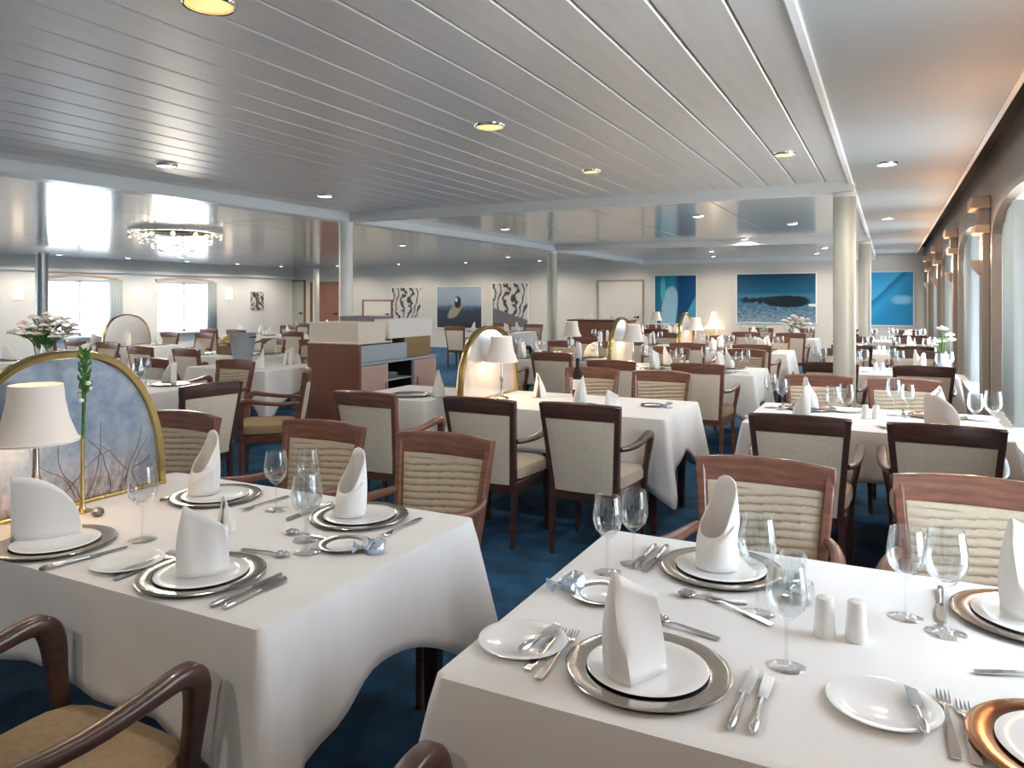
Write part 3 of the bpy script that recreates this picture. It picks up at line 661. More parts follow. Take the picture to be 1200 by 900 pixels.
def napkin_mesh(var):
    # sheet folded upright: sharp front ridge, flat right face, curved left wing, open at the back
    V = {0: dict(B=[(.020, .050), (.066, .030), (.033, -.012), (0, -.055), (-.035, -.040), (-.056, -.008), (-.050, .030), (-.020, .048)],
                 T=[(.020, .020), (.046, .006), (.006, -.012), (-.034, -.030), (-.040, -.026), (-.043, -.018), (-.036, -.006), (-.010, .014)],
                 Hh=[.145, .165, .185, .212, .206, .196, .18, .155]),
         1: dict(B=[(.030, .045), (.060, .010), (.050, -.030), (.010, -.052), (-.030, -.045), (-.058, -.010), (-.050, .030), (-.010, .05)],
                 T=[(.012, .030), (.030, .005), (.034, -.012), (.030, -.02), (.016, -.012), (.004, .0), (.0, .012), (.004, .026)],
                 Hh=[.12, .19, .208, .212, .20, .185, .165, .135]),
         2: dict(B=[(.040, .050), (.070, .020), (.045, -.020), (.0, -.045), (-.045, -.050), (-.064, -.015), (-.050, .030), (.0, .055)],
                 T=[(.060, .030), (.064, .000), (.030, -.012), (-.018, -.020), (-.040, -.024), (-.044, -.012), (-.030, .010), (.02, .030)],
                 Hh=[.12, .13, .15, .175, .19, .18, .16, .135])}[var]
    b = MB(); NV = 9; rows = []
    def interp(A, t):                                     # piecewise curve through the control points, keeps the ridge at index 3 sharp
        i = min(int(t), len(A)-2); f = t-i
        a, c = A[i], A[i+1]
        return tuple(p+(q-p)*f for p, q in zip(a, c)) if isinstance(a, tuple) else a+(c-a)*f
    cols = [j/3 for j in range(0, 3*(len(V['B'])-1)+1)]
    for v in range(NV+1):
        t = v/NV; row = []
        for s in cols:
            bx, by = interp(V['B'], s); tx, ty = interp(V['T'], s); h = interp(V['Hh'], s)
            e = t*t*(3-2*t)*.35+t*.65; bul = .010*math.sin(PI*t)*(1 if s > 3.2 else .25)
            x, y = bx+(tx-bx)*e, by+(ty-by)*e; q = math.hypot(bx, by) or 1
            row.append((x+bx/q*bul, y+by/q*bul, h*t))
        rows.append(row)
    b.loft(rows, caps=False, closed=False)
    # folded collar lying at the foot
    me = b.mesh('napkin', 'napkin', ang=33); return me
def calla_mesh():
    b = MB(); N = 36; NV = 10; rows = []
    for v in range(NV+1):
        t = v/NV; row = []
        for i in range(N+1):
            a = 2*PI*i/N; c = (1+math.cos(a))/2            # tall tip at a = 0
            h = .075+.140*c**1.05; w = 1+.12*math.sin(PI*t)
            bx, by = .050*math.cos(a), .046*math.sin(a); tx, ty = .046*math.cos(a)*(1-.45*c**3)+.010, .048*math.sin(a)*(1-.25*c)
            e = t**1.3; row.append(((bx+(tx-bx)*e)*w, (by+(ty-by)*e)*w+.006*math.sin(3*a)*t, h*t))
        rows.append(row)
    b.loft(rows, caps=False, closed=False); bmesh.ops.remove_doubles(b.bm, verts=b.bm.verts, dist=.0004)
    fl = []                                               # flap folded across the foot
    for v in range(6):
        t = v/5; fl.append([(.057*math.cos(q)*(1-.05*t), .052*math.sin(q)*(1-.05*t), .11*t*(i/12)+.001) for i, q in enumerate([PI*.62+PI*.95*i/12 for i in range(13)])])
    b.loft(fl, caps=False, closed=False); return b.mesh('napkin', 'napkin', ang=50)
def fan_mesh():
    b = MB(); rows = []; n_ = 20
    for v in range(9):
        t = v/8; row = []
        for i in range(-5, n_+1):
            if i < 0: q = -i/5; row.append((-.095+.012*q, .050*q, .195*t*(1-.08*q)))
            else: q = i/n_; row.append((-.095+.19*q, .035*q*q-.016*math.sin(PI*q)*(1-t*.5), .2*t*math.sqrt(max(.0004, 1-q**2.2))))
        rows.append(row)
    b.loft(rows, caps=False, closed=False); return b.mesh('napkin', 'napkin', ang=50)
NAP = [napkin_mesh(i) for i in range(3)]+[calla_mesh(), fan_mesh()]
def napkin(x, y, z, rz, var, label, group='folded white napkins', sc=1.):
    o = obj('napkin', NAP[var], None, (x, y, z), rz); o.scale = (sc, sc, sc)
    so = o.modifiers.new('thickness', 'SOLIDIFY'); so.thickness = .003; so.offset = -1
    return tag(o, label, 'napkin', group)
def lampmesh():
    base = MB().lathe([(0, 0), (.055, 0), (.058, .006), (.05, .014), (.02, .022), (.012, .04), (.011, .12), (.018, .15), (.011, .18), (.009, .30)], 28).mesh('base', 'silver')
    sh = MB().lathe([(.128, .285), (.118, .305), (.097, .36), (.085, .42), (.080, .475), (.079, .475), (.084, .42), (.096, .36), (.117, .305), (.127, .285)], 36).mesh('shade', 'lamp_shade', ang=60)
    tr = MB().lathe([(.129, .283), (.130, .290), (.127, .291), (.126, .283)], 36).mesh('shade_trim', 'white_paint')
    bu = MB().ball((0, 0, .345), .024).mesh('bulb', 'bulb')
    return Kit('table_lamp', [('base', base, []), ('shade', sh, [('shade_trim', tr)]), ('bulb', bu, [])])
K_LA = lampmesh()
def lamp(x, y, label, power=5.):
    K_LA.put(label, 'lamp', (x, y, ZT), 0, 'shaded table lamps')
    l = bpy.data.lights.new('lamp_glow', 'POINT'); l.energy = power; l.color = (1, .62, .32); l.shadow_soft_size = .03
    lo = bpy.data.objects.new('lamp_glow', l); C.objects.link(lo); lo.location = (x, y, ZT+.30)
def mirror(x, yc, hw, hh, label, m='mirror', twigs=False):
    t = thing('table_mirror', label, 'mirror', (x, yc, ZT), 0, 'arched table mirrors')
    def outline(s): return [(s*hw*math.copysign(abs(math.cos(a))**.85, math.cos(a)), s*hh*math.sin(a)**.85 if s else 0) for a in [PI*i/40 for i in range(41)]]
    o1 = outline(1.)
    g = MB(); g.loft([[(xx, a, max(.012, b)) for a, b in outline(.965)] for xx in (-.004, .004)]); gl = g.build('glass_panel', m, t, smooth=False)
    f = MB(); rings = []
    for a, b in o1:
        q = Vector((0, a, b)); nrm = Vector((0, a/hw**2, b/hh**2)).normalized() if (a or b) else Vector((0, 0, 1))
        rings.append([(q.x+dx, q.y+nrm.y*dn, max(0, q.z+nrm.z*dn)) for dx, dn in ((-.022, -.014), (-.030, .004), (-.016, .012), (.016, .012), (.030, .004), (.022, -.014))])
    f.loft(rings); f.build('frame', 'gold', t)
    MB().box(-.03, .03, -hw-.01, hw+.01, 0, .014, .004).build('foot_bar', 'gold', t)
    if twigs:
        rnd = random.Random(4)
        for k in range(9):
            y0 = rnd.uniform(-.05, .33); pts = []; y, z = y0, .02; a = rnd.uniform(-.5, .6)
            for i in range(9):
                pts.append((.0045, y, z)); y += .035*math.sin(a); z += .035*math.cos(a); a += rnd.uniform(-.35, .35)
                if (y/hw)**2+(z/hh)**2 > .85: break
            if len(pts) > 3: MB().tube(pts, [.0016*(1-.6*i/len(pts)) for i in range(len(pts))], 5).build('reflected_twig', 'wood_dark', gl)  # twigs of the reflected view, laid on the glass as thin tubes
# ------------------------------------------------------------------ tables
TB = {  # key: x0, x1, y0, y1, description, drop
 'T1': (-2.80, -1.29, 1.26, 2.24, 'left foreground table', .27), 'T2': (-.82, .64, 1.27, 2.33, 'right foreground table', .34),
 'T0': (-4.45, -3.02, 1.25, 2.12, 'table behind the lamp mirror at left edge', .27),
 'T3': (-2.83, -1.26, 4.60, 5.52, 'middle table of the second row', .29), 'T5': (-3.78, -3.06, 4.60, 5.45, 'small table beside the buffet cabinet', .29), 'T4': (-.81, .60, 4.72, 5.72, 'window table of the second row', .3),
 'T7': (-2.80, -1.19, 7.60, 8.55, 'middle table of the third row', .3), 'T7b': (-.80, .60, 8.25, 9.20, 'window table of the third row', .3), 'T9': (-4.50, -3.10, 8.3, 9.2, 'inner table of the third row', .3),
 'T10': (-2.84, -1.25, 10.8, 11.7, 'middle table of the fourth row', .3), 'T11': (-.80, .60, 11.4, 12.35, 'window table of the fourth row', .3), 'T12': (-4.6, -3.2, 11.4, 12.3, 'inner table of the fourth row', .3),
 'T13': (-2.7, -1.2, 14.6, 15.5, 'middle table of the fifth row', .3), 'T14': (-.8, .60, 14.5, 15.4, 'window table of the fifth row', .3), 'T15': (-5.2, -3.8, 15.2, 16.1, 'inner table before the cream door', .3),
 'T16': (-8.9, -7.3, 14.6, 15.6, 'far table before the engravings', .3),
 'T6': (-6.85, -5.30, 3.70, 4.70, 'left table beside the oblique grey cream chair', .28), 'T8': (-7.0, -5.8, 5.75, 6.65, 'left table against the buffet cabinet', .28),
 'PA': (-10.0, -8.6, 5.1, 6.0, 'far left table with the blossom bouquet', .3), 'PB': (-8.75, -7.25, 6.9, 7.8, 'left hall table with yellow flowers', .3),
 'PC': (-11.9, -10.4, 7.5, 8.5, 'left hall table with the grey arched mirror', .3), 'PD': (-12.6, -11.1, 11.2, 12.2, 'left hall table by the second bright window', .3),
 'PE': (-10.2, -8.7, 11.0, 12.0, 'left hall table before the bright corner', .3), 'PF': (-13.2, -11.8, 14.6, 15.6, 'far table before the green door', .3),
}
for i, (k, v) in enumerate(TB.items()): put_table(v[0], v[1], v[2], v[3], v[4], v[5], (.16 if k in ('T2',) else .24), seed=i+3)
def chair(x, y, rz, label, wood='wood', group='wooden dining chairs'): return CH[wood].put(label, 'chair', (x, y, 0), rz, group)
# foreground and second row chairs, one by one
chair(-1.67, .99, 0, 'brown armchair with tan seat at lower left corner, cut by frame', 'near')
chair(-.48, .98, 0, 'armchair at near side of right foreground table, only arm tip showing', 'near')
chair(-1.77, 2.50, PI, 'pleated cream chair facing the camera across left foreground table, right one')
chair(-2.48, 2.52, PI, 'cream chair facing the camera across left foreground table, left of two')
chair(-3.34, 2.42, PI, 'brown topped chair just right of the lamp mirror')
chair(-.42, 2.60, PI, 'pleated cream chair facing the camera behind right table, fully visible')
chair(.26, 2.61, PI, 'pleated cream chair facing the camera at right edge, beside window')
chair(-1.60, 4.33, 0, 'cream backed armchair in mid-room with arm beside the blue aisle', 'wood_dark')
chair(-2.24, 4.28, 0, 'cream backed armchair directly before the central arched mirror', 'wood_dark')
chair(-3.05, 4.20, 0, 'cream backed armchair in front of the buffet cabinet', 'wood')
chair(-.42, 4.44, 0, 'cream backed armchair at left of the second row window table', 'wood_dark')
chair(.24, 4.44, 0, 'shadowed dark armchair at right of the second row window table', 'wood_dark')
chair(-1.70, 5.80, PI, 'cream chair on far side of second row middle table, right one', 'wood')
chair(-2.32, 5.80, PI, 'cream chair on far side of second row middle table, left one', 'wood')
chair(-.50, 6.02, PI, 'cream chair on far side of second row window table, left one', 'wood')
chair(.10, 6.02, PI, 'cream chair on far side of second row window table, right one', 'wood')
chair(-4.66, 3.82, R(84), 'grey cream chair seen obliquely right of the lamp mirror', 'wood_dark')
chair(-4.72, 4.70, R(130), 'chair seen edge-on with tan seat left of the buffet', 'wood')
chair(-5.75, 4.98, PI, 'chair facing the camera behind the oblique grey cream chair', 'wood')
side = {'nl': 'near left', 'nr': 'near right', 'fl': 'far left', 'fr': 'far right'}
for k in ('T7', 'T7b', 'T9', 'T10', 'T11', 'T12', 'T13', 'T14', 'T15', 'T16', 'PA', 'PB', 'PC', 'PD', 'PE', 'PF', 'T8'):
    x0, x1, y0, y1, d, _ = TB[k]; dx = (x1-x0)*.27; cxx = (x0+x1)/2
    dark = 'wood_dark' if x1 > 0 else 'wood'
    sides = {'nl': (cxx-dx, y0-.29, 0), 'nr': (cxx+dx, y0-.29, 0), 'fl': (cxx-dx, y1+.31, PI), 'fr': (cxx+dx, y1+.31, PI)}
    for s, (x, y, a) in sides.items():
        if (k == 'T8' and s in ('nr', 'fr', 'fl')) or (k == 'PA' and s == 'fr'): continue
        chair(x+random.uniform(-.04, .04), y+random.uniform(-.05, .02)*(1 if a == 0 else -1), a+R(random.uniform(-4, 4)), 'cream backed dining chair, %s seat of %s' % (side[s], d), dark)
# mirrors and lamps on the middle column of tables
mirror(-2.69, 1.68, .40, .56, 'large arched mirror with painted reflection and gold frame at left edge', 'painted_reflection', True)
lamp(-2.54, 1.49, 'white shaded table lamp before the large arched mirror', 1.6)
mirror(-2.77, 5.06, .44, .54, 'arched gold framed mirror on the middle table of the second row'); lamp(-2.63, 5.0, 'small shaded lamp before the second row arched mirror', 6)
mirror(-2.71, 8.07, .40, .54, 'arched gold framed mirror on the middle table of the third row'); lamp(-2.55, 8.0, 'small shaded lamp before the third row arched mirror', 6)
lamp(-3.6, 8.75, 'warm glowing lamp on the inner table of the third row', 8)
mirror(-2.76, 11.25, .40, .54, 'arched gold framed mirror on the middle table of the fourth row'); lamp(-2.62, 11.3, 'small shaded lamp before the fourth row arched mirror', 6)
mirror(-11.15, 8.0, .42, .50, 'grey arched mirror on a far left hall table')
lamp(-4.55, 15.93, 'warm lamp on the table before the cream door', 9)
# ------------------------------------------------------------------ place settings on the two foreground tables
def setting(key, x, y, rz, var, nrz, where, copper=False, npos=(0, 0), sc=1., plate=True):
    (K_CHC if copper else K_CH).put(('copper' if copper else 'silver')+' rimmed charger plate '+where, 'plate', (x, y, ZT), rz, 'charger plates')
    if plate: K_PL.put('white dinner plate on the charger '+where, 'plate', (x, y, ZT+.0075), rz, 'white dinner plates')
    napkin(x+npos[0], y+npos[1], ZT+.0125, nrz, var, 'upright folded white napkin '+where, sc=sc)
W1 = 'at front left of the right foreground table'; W2 = 'at back left of the right foreground table'; W3 = 'at right edge, back of the right foreground table'; W4 = 'in the bottom right corner of the picture'
W5 = 'at front right of the left foreground table'; W6 = 'beside the lamp on the left foreground table'; W7 = 'at back left of the left foreground table'; W8 = 'at back right of the left foreground table'
setting('S1', -.44, 1.475, 0, 0, R(14), W1, npos=(-.016, -.045))
setting('S2', -.42, 2.12, PI, 3, R(62), W2, npos=(-.01, -.0), sc=1.15)
setting('S3', .30, 2.12, PI, 0, R(-8), W3, npos=(.0, -.0), sc=1.1)
(K_CHC).put('copper rimmed charger plate '+W4, 'plate', (.285, 1.52, ZT), 0, 'charger plates'); K_PL.put('white dinner plate on the charger '+W4, 'plate', (.285, 1.52, ZT+.0075), 0, 'white dinner plates')
setting('S5', -1.68, 1.43, 0, 2, R(22), W5, npos=(.0, .0))
setting('S6', -2.30, 1.41, 0, 4, R(48), W6, npos=(-.05, .0))
setting('S7', -2.30, 2.02, PI, 3, R(82), W7, sc=1.1, npos=(-.06, 0))
setting('S8', -1.64, 2.06, PI, 3, R(80), W8, sc=1.05, npos=(-.03, -.01))
def cut(kit, name, cat, x, y, a, label): kit.put(label, cat, (x, y, ZT), R(a), 'table cutlery')
def near_cut(x, y, where, bread=True, forks=True):
    cut(K_KN, 0, 'knife', x+.192, y-.015, -1, 'longer table knife, left of the pair '+where); cut(K_KS, 0, 'knife', x+.226, y-.02, 1, 'shorter table knife, right of the pair '+where)
    if forks: cut(K_FK, 0, 'fork', x-.19, y-.02, 3, 'dinner fork beside the charger '+where); cut(K_FS, 0, 'fork', x-.222, y-.01, 2, 'outer small fork '+where)
near_cut(-.44, 1.475, W1)
K_BR.put('white bread plate with butter knife '+W1, 'plate', (-.722, 1.475, ZT), 0, 'bread plates'); K_KB.put('butter knife lying on the bread plate '+W1, 'knife', (-.685, 1.485, ZT+.012), R(-8), 'table cutlery')
K_BR.put('white bread plate with butter knife at bottom right', 'plate', (-.01, 1.545, ZT), 0, 'bread plates'); K_KB.put('butter knife lying on the bread plate at bottom right', 'knife', (.045, 1.535, ZT+.012), R(8), 'table cutlery')
cut(K_FK, 0, 'fork', .095, 1.535, 2, 'dinner fork, left of two beside the copper rimmed charger'); cut(K_FS, 0, 'fork', .125, 1.52, 2, 'smaller fork, right of two beside the copper rimmed charger')
cut(K_SP, 0, 'spoon', .235, 1.80, -70, 'dessert spoon above the copper rimmed charger')
cut(K_SP, 0, 'spoon', -.42, 1.70, 78, 'dessert spoon lying behind the nearest napkin')
for dx, kk, nm in ((-.185, K_KN, 'inner'), (-.22, K_KS, 'outer')): cut(kk, 0, 'knife', -.42+dx, 2.12, 180, nm+' knife '+W2)
cut(K_FK, 0, 'fork', -.225, 2.08, 176, 'dinner fork right of the napkin '+W2); cut(K_SP, 0, 'spoon', -.40, 1.90, 96, 'spoon crossing a fork '+W2); cut(K_FS, 0, 'fork', -.33, 1.86, 60, 'dessert fork crossing the spoon '+W2)
cut(K_KN, 0, 'knife', .115, 2.12, 178, 'knife left of the plate '+W3)
K_BRS.put('silver rimmed bread plate left of the glasses on right table', 'plate', (-.655, 1.80, ZT), 0, 'bread plates')
def foil(x, y, rz, label):
    b = MB(); rnd = random.Random(int(x*100)); n = 9; rings = []
    for z, s in ((0, 1), (.018, 1.08), (.034, .75), (.042, .25)):
        rings.append([((.035*math.cos(2*PI*i/n)*rnd.uniform(.8, 1.1)+(.012 if z > .03 else 0))*s, .026*math.sin(2*PI*i/n)*rnd.uniform(.8, 1.1)*s, z*rnd.uniform(.85, 1.1)) for i in range(n)])
    b.loft(rings); t = thing('foil_parcel', label, 'foil parcel', (x, y, ZT), rz, 'foil wrapped parcels')
    b.build('wrapper', 'foil', t, smooth=False)
    q = MB(); q.loft([[(-.03, -.012, .012), (-.03, .012, .012), (-.03, .012, .016), (-.03, -.012, .016)], [(-.045, -.004, .016), (-.045, .004, .016), (-.045, .004, .02), (-.045, -.004, .02)], [(-.066, -.02, .004), (-.066, .02, .008), (-.066, .02, .03), (-.066, -.02, .026)]])
    q.build('twisted_end', 'foil', t, smooth=False)
foil(-.745, 1.815, R(50), 'blue silver foil parcel near left edge of right table'); foil(-1.375, 1.80, R(30), 'blue silver foil parcel near right edge of left table')
for kit, x, y, lb in ((K_WM, -.70, 1.965, 'wine glass, left of the pair at the right table left edge'), (K_WM, -.655, 2.06, 'wine glass, right of the pair at the right table left edge'),
      (K_WL, -.285, 1.87, 'large wine glass right of the back left napkin'), (K_WM, -.19, 1.63, 'wine glass nearest the camera, left of the shakers'),
      (K_WM, .035, 2.01, 'wine glass right of the shakers, left of two'), (K_WL, .115, 1.955, 'large wine glass right of the shakers, right of two'),
      (K_WL, -2.10, 1.56, 'large wine glass before the mirror on left table'), (K_WM, -1.97, 2.0, 'wine glass standing at back middle of left table'), (K_WM, -1.89, 2.08, 'wine glass close behind another at back middle of left table'),
      (K_WL, -1.56, 1.71, 'wine glass left of the back right napkin on left table'), (K_WM, -1.64, 1.79, 'smaller wine glass behind the one by the back right napkin')):
    kit.put(lb, 'glass', (x, y, ZT), 0, 'wine glasses')
K_TU.put('clear glass tumbler between wine glass and shakers', 'glass', (-.225, 2.08, ZT), 0, 'tumblers')
cj = thing('glass_candle_holder', 'small cut glass candle holder before the tumbler', 'candle holder', (-.20, 1.99, ZT))
MB().lathe([(0, 0), (.03, 0), (.036, .012), (.034, .05), (.031, .05), (.032, .014), (0, .01)], 9).build('cup', 'glass', cj, smooth=False); MB().lathe([(0, .011), (.022, .011), (.022, .028), (0, .028)], 18).build('candle', 'petal_white', cj)
K_SH.put('white porcelain shaker, left of the pair on right table', 'shaker', (-.13, 1.815, ZT), 0, 'salt and pepper shakers'); K_SH.put('white porcelain shaker, right of the pair on right table', 'shaker', (-.065, 1.825, ZT), 0, 'salt and pepper shakers')
near_cut(-1.68, 1.43, W5, forks=True)
cut(K_KN, 0, 'knife', -2.09, 1.37, -12, 'knife right of the napkin '+W6)
K_BR.put('white bread plate below the tall wine glass on left table', 'plate', (-1.95, 1.40, ZT), 0, 'bread plates')
K_BRS.put('silver rimmed bread plate by the foil parcel on left table', 'plate', (-1.49, 1.80, ZT), 0, 'bread plates')
for dx, kk, nm in ((.20, K_FK, 'dinner fork'), (-.20, K_KN, 'table knife')): cut(kk, 0, nm.split()[1], -1.64+dx, 2.03, 180, nm+' beside the napkin '+W8)
cut(K_FK, 0, 'fork', -2.06, 2.04, 178, 'dinner fork beside the napkin '+W7); cut(K_KN, 0, 'knife', -2.44, 2.0, 180, 'table knife beside the napkin '+W7); cut(K_SP, 0, 'spoon', -1.66, 1.82, 92, 'spoon in front of the napkin '+W8); cut(K_SP, 0, 'spoon', -1.66, 1.64, -84, 'dessert spoon behind the napkin '+W5)
napkin(-1.93, 1.74, ZT, R(200), 1, 'small napkin peeking out behind the front right one on left table', sc=.55)
# orchid-like stem in a slim holder
fv = thing('flower_stem_vase', 'tall slim green flower stem in front of the large arched mirror', 'flower', (-2.57, 1.67, ZT))
MB().lathe([(0, 0), (.032, 0), (.034, .004), (.012, .010), (.007, .03), (.006, .24), (.008, .26), (.005, .26)], 18).build('holder', 'gold', fv)
MB().tube([(0, 0, .2), (.002, .003, .35), (.006, .004, .47), (.012, .004, .585)], [.006, .006, .009, .005], 8).build('stem', 'stem_green', fv)
rb = MB()
for i in range(26):
    a = i*2.4; z = .42+.006*i; rb.tube([(.006, .004, z), (.006+.018*math.cos(a), .004+.018*math.sin(a), z+.014), (.006+.022*math.cos(a), .004+.022*math.sin(a), z+.03)], [.003, .006, .001], 5)
rb.build('buds', 'stem_green', fv)
for i in range(4):
    a = i*1.7; MB().ball((.006+.02*math.cos(a), .004+.02*math.sin(a), .46-.02*i), .010, .8, 8, 6).build('blossom', 'petal_white', fv)
kb = MB().lathe([(0, 0), (.012, 0), (.022, .01), (.02, .022), (.008, .03), (0, .032)], 9).build('glass_pebble', 'silver', smooth=False); kb.location = (-2.47, 1.66, ZT); tag(kb, 'small grey glass pebble beside the flower stem', 'ornament')
# ------------------------------------------------------------------ settings on the other tables
def far_settings(k, glasses=True, n='four', full=False):
    x0, x1, y0, y1, d, _ = TB[k]; dx = (x1-x0)*.27; cxx = (x0+x1)/2
    for s, x, y, a in (('nl', cxx-dx, y0+.22, 0), ('nr', cxx+dx, y0+.22, 0), ('fl', cxx-dx, y1-.22, PI), ('fr', cxx+dx, y1-.22, PI)):
        if k in ('T3', 'T7', 'T10') and s[1] == 'l': x += .18
        tail = '%s seat of %s' % (side[s], d)
        K_CH.put('silver rimmed charger, '+tail, 'plate', (x, y, ZT), a, 'charger plates')
        napkin(x, y, ZT+.008, a+R(random.uniform(-50, 50)), random.choice((0, 3, 2, 3, 4)), 'white folded napkin, '+tail)
        if glasses:
            sy = 1 if a == 0 else -1
            K_WM.put('wine glass, '+tail, 'glass', (x+.17*sy, y+.12*sy, ZT), 0, 'wine glasses')
            K_WL.put('larger wine glass, '+tail, 'glass', (x+.25*sy, y+.06*sy, ZT), 0, 'wine glasses')
            if full: K_BR.put('white bread plate, '+tail, 'plate', (x-.24*sy, y-.01, ZT), 0, 'bread plates'); K_KN.put('table knife, '+tail, 'knife', (x+.19*sy, y-.04*sy, ZT), a, 'table cutlery')
    if k in ('PA', 'PB', 'PC'): return
    K_SH.put('white shaker, left one on '+d, 'shaker', (cxx-.03, (y0+y1)/2, ZT), 0, 'salt and pepper shakers'); K_SH.put('white shaker, right one on '+d, 'shaker', (cxx+.03, (y0+y1)/2+.01, ZT), 0, 'salt and pepper shakers')
for k in ('T4',): far_settings(k, True, full=True)
for k in ('T7', 'T7b', 'T9', 'T10', 'T11', 'T12', 'T6', 'T13', 'T14', 'T15'): far_settings(k)
for k in ('PA', 'PB', 'PC', 'PD', 'PE', 'PF', 'T16', 'T0'): far_settings(k, False)
d3 = 'second row middle table'
for i, (x, y, a, v, s, lb) in enumerate([(-1.98, 4.98, 100, 0, 1., 'standing white napkin left on the '+d3), (-1.72, 4.92, 10, 2, .7, 'low white napkin right of the standing one on the '+d3), (-2.4, 5.2, 200, 1, .9, 'white napkin just right of the central mirror')]): napkin(x, y, ZT, R(a), v, lb, sc=s)
K_BRS.put('silver rimmed bread plate on the bare part of the '+d3, 'plate', (-1.50, 5.15, ZT), 0, 'bread plates'); foil(-1.37, 5.1, R(10), 'pale foil parcel at right edge of the '+d3)
K_CH.put('silver charger beside the standing napkin on the '+d3, 'plate', (-1.95, 4.85, ZT), 0, 'charger plates')
bt = thing('wine_bottle', 'dark wine bottle behind the central arched mirror', 'bottle', (-2.15, 5.35, ZT)); MB().lathe([(0, 0), (.036, 0), (.037, .01), (.037, .17), (.028, .21), (.014, .235), (.0135, .29), (.0155, .292), (.0155, .30), (0, .30)], 24).build('body', 'gap_black', bt); MB().lathe([(.0376, .06), (.0378, .14)], 24).build('paper_label', 'porcelain', bt)
napkin(-3.1, 4.85, ZT, R(150), 1, 'white napkin on the small table beside the buffet'); K_CH.put('silver charger on the small table beside the buffet', 'plate', (-3.36, 4.85, ZT), 0, 'charger plates')
# ------------------------------------------------------------------ buffet cabinet
bx0, bx1, by0, by1 = -5.56, -4.86, 6.1, 7.56
bc = thing('buffet_cabinet', 'cherry brown buffet cabinet with pink doors and dark open shelf', 'cabinet', ((bx0+bx1)/2, by0, 0)); hw = (bx1-bx0)/2; ln = by1-by0
MB().box(-hw, hw, 0, .03, 0, 1.04, .004).build('end_panel', 'cherry', bc, smooth=False)
MB().box(-hw, -hw+.03, .03, ln, 0, 1.04, .004).build('back_panel', 'cherry', bc, smooth=False)
MB().box(-hw+.03, hw, .03, ln, 0, .10).build('plinth', 'dark_inside', bc, smooth=False)
MB().box(-hw+.03, hw, .03, ln, .82, .85, .004).build('worktop', 'grey_blue', bc, smooth=False)
MB().box(hw-.03, hw, .032, .85, .852, 1.03, .006).build('upper_front_panel', 'grey_blue', bc, smooth=False)
for y0, y1 in ((.03, .50), (.98, ln)):
    d = MB().box(hw-.025, hw, y0+.005, y1-.005, .105, .815, .004).build('door', 'cherry_pale', bc, smooth=False)
    MB().box(hw, hw+.02, y1-.07 if y0 < .5 else y0+.05, y1-.055 if y0 < .5 else y0+.065, .5, .62, .003).build('handle', 'chrome', d, smooth=False)
MB().box(-hw+.04, hw-.03, .50, .52, .10, .82).build('divider', 'gap_black', bc, smooth=False); MB().box(-hw+.04, hw-.03, .96, .98, .10, .82).build('divider', 'gap_black', bc, smooth=False)
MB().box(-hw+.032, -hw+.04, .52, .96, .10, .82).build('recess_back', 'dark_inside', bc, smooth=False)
for z in (.38, .62): MB().box(-hw+.04, hw-.02, .52, .96, z, z+.018, .002).build('shelf', 'grey_blue', bc, smooth=False)
MB().box(-hw, hw-.02, 0, .6, 1.042, 1.06, .004).build('counter_top', 'cream_lam', bc, smooth=False)
for j, (y, z) in enumerate([(.74, .638), (.74, .398)]):
    st = thing('dish_stack', 'pale stack of dishes on the buffet cabinet shelf, %s' % ('upper shelf', 'lower shelf')[j], 'dishes', ((bx0+bx1)/2+.18, by0+y, z), group='dishes in the buffet')
    for q in range(4): obj('dish', K_BR.parts[0][1], st, (0, 0, .013*q))
def block(name, x0, x1, y0, y1, z0, z1, m, label, cat, top=None):
    t = thing(name, label, cat, ((x0+x1)/2, (y0+y1)/2, z0)); a, b, h = (x1-x0)/2, (y1-y0)/2, z1-z0
    for nm, q in (('side_wall', (-a, -a+.012, -b, b)), ('side_wall', (a-.012, a, -b, b)), ('end_wall', (-a+.012, a-.012, -b, -b+.012)), ('end_wall', (-a+.012, a-.012, b-.012, b))): MB().box(*q, 0, h, .002).build(nm, m, t, smooth=False)
    MB().box(-a+.012, a-.012, -b+.012, b-.012, h-.05, h-.03).build('inset_top', top or m, t, smooth=False); MB().box(-a+.012, a-.012, -b+.012, b-.012, 0, .012).build('bottom', m, t, smooth=False)
block('serving_box', bx0+.01, bx1-.03, by0+.02, by0+.48, 1.06, 1.27, 'cream_lam', 'cream upper box on the near end of the buffet cabinet', 'box')
block('serving_box', bx0+.02, -5.12, 6.6, 7.0, .852, 1.32, 'violet_grey', 'violet grey box behind the cream one on the buffet', 'box')
block('serving_box', -5.1, -4.9, 6.66, 7.52, 1.08, 1.29, 'wall_white', 'white box at the far end of the buffet top', 'box')
block('warming_tray', -5.1, -4.92, 6.98, 7.52, .852, 1.08, 'bronze', 'bronze warming tray at the far end of the buffet', 'tray')

